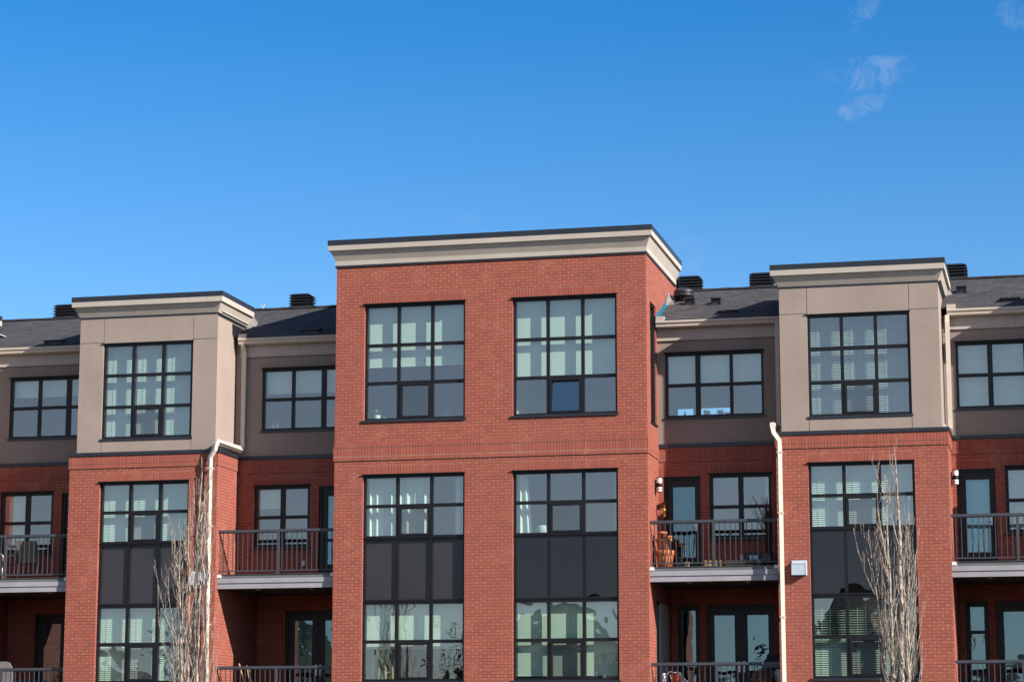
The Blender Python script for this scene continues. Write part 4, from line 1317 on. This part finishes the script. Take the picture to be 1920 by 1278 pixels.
tag(b.build('tilted_board', 'deck'), 'grey flat board tilted behind the rail next to the orange red camping chair', 'board')
# wicker ball planter
t = empty('wicker_ball', (-6.40, 50.62, FL1), 'big brown ball of woven wicker and dry twigs behind the lower rail', 'wicker ball')
b = MB(); q = random.Random(4)
cx, cy, cz, rr = -6.40, 50.64, FL1+.58, .305
for k in range(120):
    u = Vector((q.gauss(0, 1), q.gauss(0, 1), q.gauss(0, 1))).normalized(); v = u.orthogonal().normalized(); w_ = u.cross(v)
    r_ = rr*q.uniform(.82, 1.0); a0 = q.uniform(0, 6.28); n = 14
    b.tube([Vector((cx, cy, cz)) + (v*math.cos(a0+2.4*i/n) + w_*math.sin(a0+2.4*i/n))*r_ + Vector((q.uniform(-.008, .008),)*3) for i in range(n+1)], q.uniform(.004, .008), 4)
part(b, 'weave', 'wicker', t)
b = MB(); b.lathe([(0, -.27), (.12, -.24), (.22, -.12), (.25, 0), (.21, .13), (.10, .2), (0, .21)], (cx, cy, cz), 20); part(b, 'core', 'reed', t)
b = MB(); b.lathe([(0, 0), (.16, 0), (.19, .29), (.17, .3), (0, .3)], (cx, cy, FL1), 20); part(b, 'stand', 'wicker', t)
t = empty('barbecue_grill', (-6.22, 51.1, FL1), 'black lidded barbecue grill in the dark corner behind the wicker ball', 'grill')
b = MB(); ring = lambda r, rr_, h: [(-6.24-r, 51.15-rr_, h), (-6.24+r, 51.15-rr_, h), (-6.24+r, 51.15+rr_, h), (-6.24-r, 51.15+rr_, h)]
lo, hi = ring(.235, .24, FL1+.98), ring(.09, .10, FL1+1.19)
for j in range(4): b.face([lo[j], lo[(j+1) % 4], hi[(j+1) % 4], hi[j]])
b.face(hi); b.face(lo[::-1]); part(b, 'lid', 'black', t)
b = MB(); b.box(-6.475, -6.005, 50.91, 51.39, FL1+.90, FL1+.978); part(b, 'body', 'deck_dark', t)
b = MB(); b.box(-6.44, -6.04, 50.95, 51.35, FL1+.06, FL1+.899); part(b, 'cabinet', 'black', t)
b = MB(); b.lathe([(0, 0), (.10, 0), (.12, .04), (.12, .30), (.08, .38), (.05, .42), (0, .42)], (-6.09, 50.75, FL1+.44), 20)
b.lathe([(0, 0), (.10, 0), (.10, .44), (0, .44)], (-6.09, 50.75, FL1), 16)
tag(b.build('gas_bottle', 'white'), 'pale gas bottle squeezed between the wicker ball and the right brick pier', 'gas bottle')

# ------------------------------------------------------------------ things seen through the glass
def leafy(b, c, r, n, seed, mat=0, up=.6):
    q = random.Random(seed)
    for k in range(n):
        a, e = q.uniform(0, 6.28), q.uniform(.1, 1.3)
        d = Vector((math.cos(a)*math.cos(e), math.sin(a)*math.cos(e), math.sin(e)))
        tip = Vector(c) + d*r*q.uniform(.5, 1); s_ = d.cross(Vector((0, 0, 1))).normalized()*r*.16
        b.tube([c, tip], .003, 3, mat, caps=False)
        m_ = Vector(c).lerp(tip, .7)
        b.face([m_-d*r*.15, m_+s_, tip, m_-s_], mat); 
t = empty('potted_plant', (-14.95, 50.30, 8.93), 'white pot with a small sparse plant on the sill of the upper left centre window', 'potted plant')
b = MB(); b.lathe([(0, 0), (.058, 0), (.075, .12), (.068, .12), (.05, .02), (0, .02)], (-14.95, 50.28, 8.93), 20); part(b, 'pot', 'white', t)
b = MB(); leafy(b, (-14.95, 50.28, 9.04), .17, 22, 2); part(b, 'leaves', 'leaf', t)
b = MB(); b.lathe([(0, 0), (.035, 0), (.04, .07), (.034, .07), (.03, .01), (0, .01)], (-14.77, 50.28, 8.93), 16)
tag(b.build('glass_jar', 'galv'), 'tiny pale jar on the sill right of the white plant pot', 'jar')
b = MB(); b.lathe([(0, 0), (.05, 0), (.06, .15), (.05, .15), (0, .14)], (-13.33, 50.30, 8.93), 16)
tag(b.build('window_jug', 'plastic_grey'), 'grey jug on the sill in the right pane of the upper left centre window', 'jug')
for x, lab in ((-17.86, 'left of two white candle jars on the sill of the narrow stucco wall window'), (-17.76, 'right, taller one of two white candle jars in the stucco wall window')):
    b = MB(); h_ = .12 if x < -17.8 else .15
    b.lathe([(0, 0), (.032, 0), (.032, h_), (.026, h_), (.026, h_-.02), (0, h_-.02)], (x, 51.60, 8.99), 14)
    tag(b.build('candle_jar', 'white'), lab, 'candle jar', 'white candle jars in a window')
t = empty('table_lamp', (-11.30, 50.9, 5.50), 'pale drum shade table lamp behind the right centre window of the middle floor', 'lamp')
b = MB(); b.lathe([(.13, 1.05), (.17, .80), (.168, .80), (.128, 1.05)], (-11.30, 50.9, 5.50), 24); part(b, 'lamp_shade', 'white', t)
b = MB(); b.lathe([(0, 0), (.10, 0), (.09, .02), (.03, .06), (.06, .3), (.05, .55), (.015, .62), (.012, .84), (0, .84)], (-11.30, 50.9, 5.50), 18); part(b, 'lamp_base', 'terracotta', t)
t = empty('potted_plant', (-7.42, 51.75, 8.98), 'dark leafy plant against the bright blue strip in the long narrow stucco wall window', 'potted plant')
b = MB(); b.lathe([(0, 0), (.05, 0), (.07, .06), (.06, .06), (0, .05)], (-7.42, 51.75, 8.94), 16); part(b, 'pot', 'black', t)
b = MB(); leafy(b, (-7.42, 51.75, 9.0), .17, 60, 5); part(b, 'leaves', 'leaf', t)
b = MB(); b.lathe([(0, 0), (.06, 0), (.075, .12), (.065, .12), (0, .1)], (-7.22, 51.72, 8.94), 16)
tag(b.build('window_bowl', 'wicker'), 'brown bowl on the sill right of the dark leafy plant', 'bowl')
b = MB()
for k in range(5): b.box(-7.77+.028*k, -7.75+.028*k, 51.65, 51.78, 8.94, 9.13-.004*k)
tag(b.build('row_of_books', 'white'), 'short row of pale upright books left of the dark leafy window plant', 'books')
b = MB()
b.lathe([(0, 0), (.03, 0), (.035, .10), (.012, .14), (.012, .18), (0, .18)], (-8.20, 51.70, 8.94), 12)
tag(b.build('window_bottle', 'black'), 'small dark bottle against the bright strip in the first pane', 'bottle')
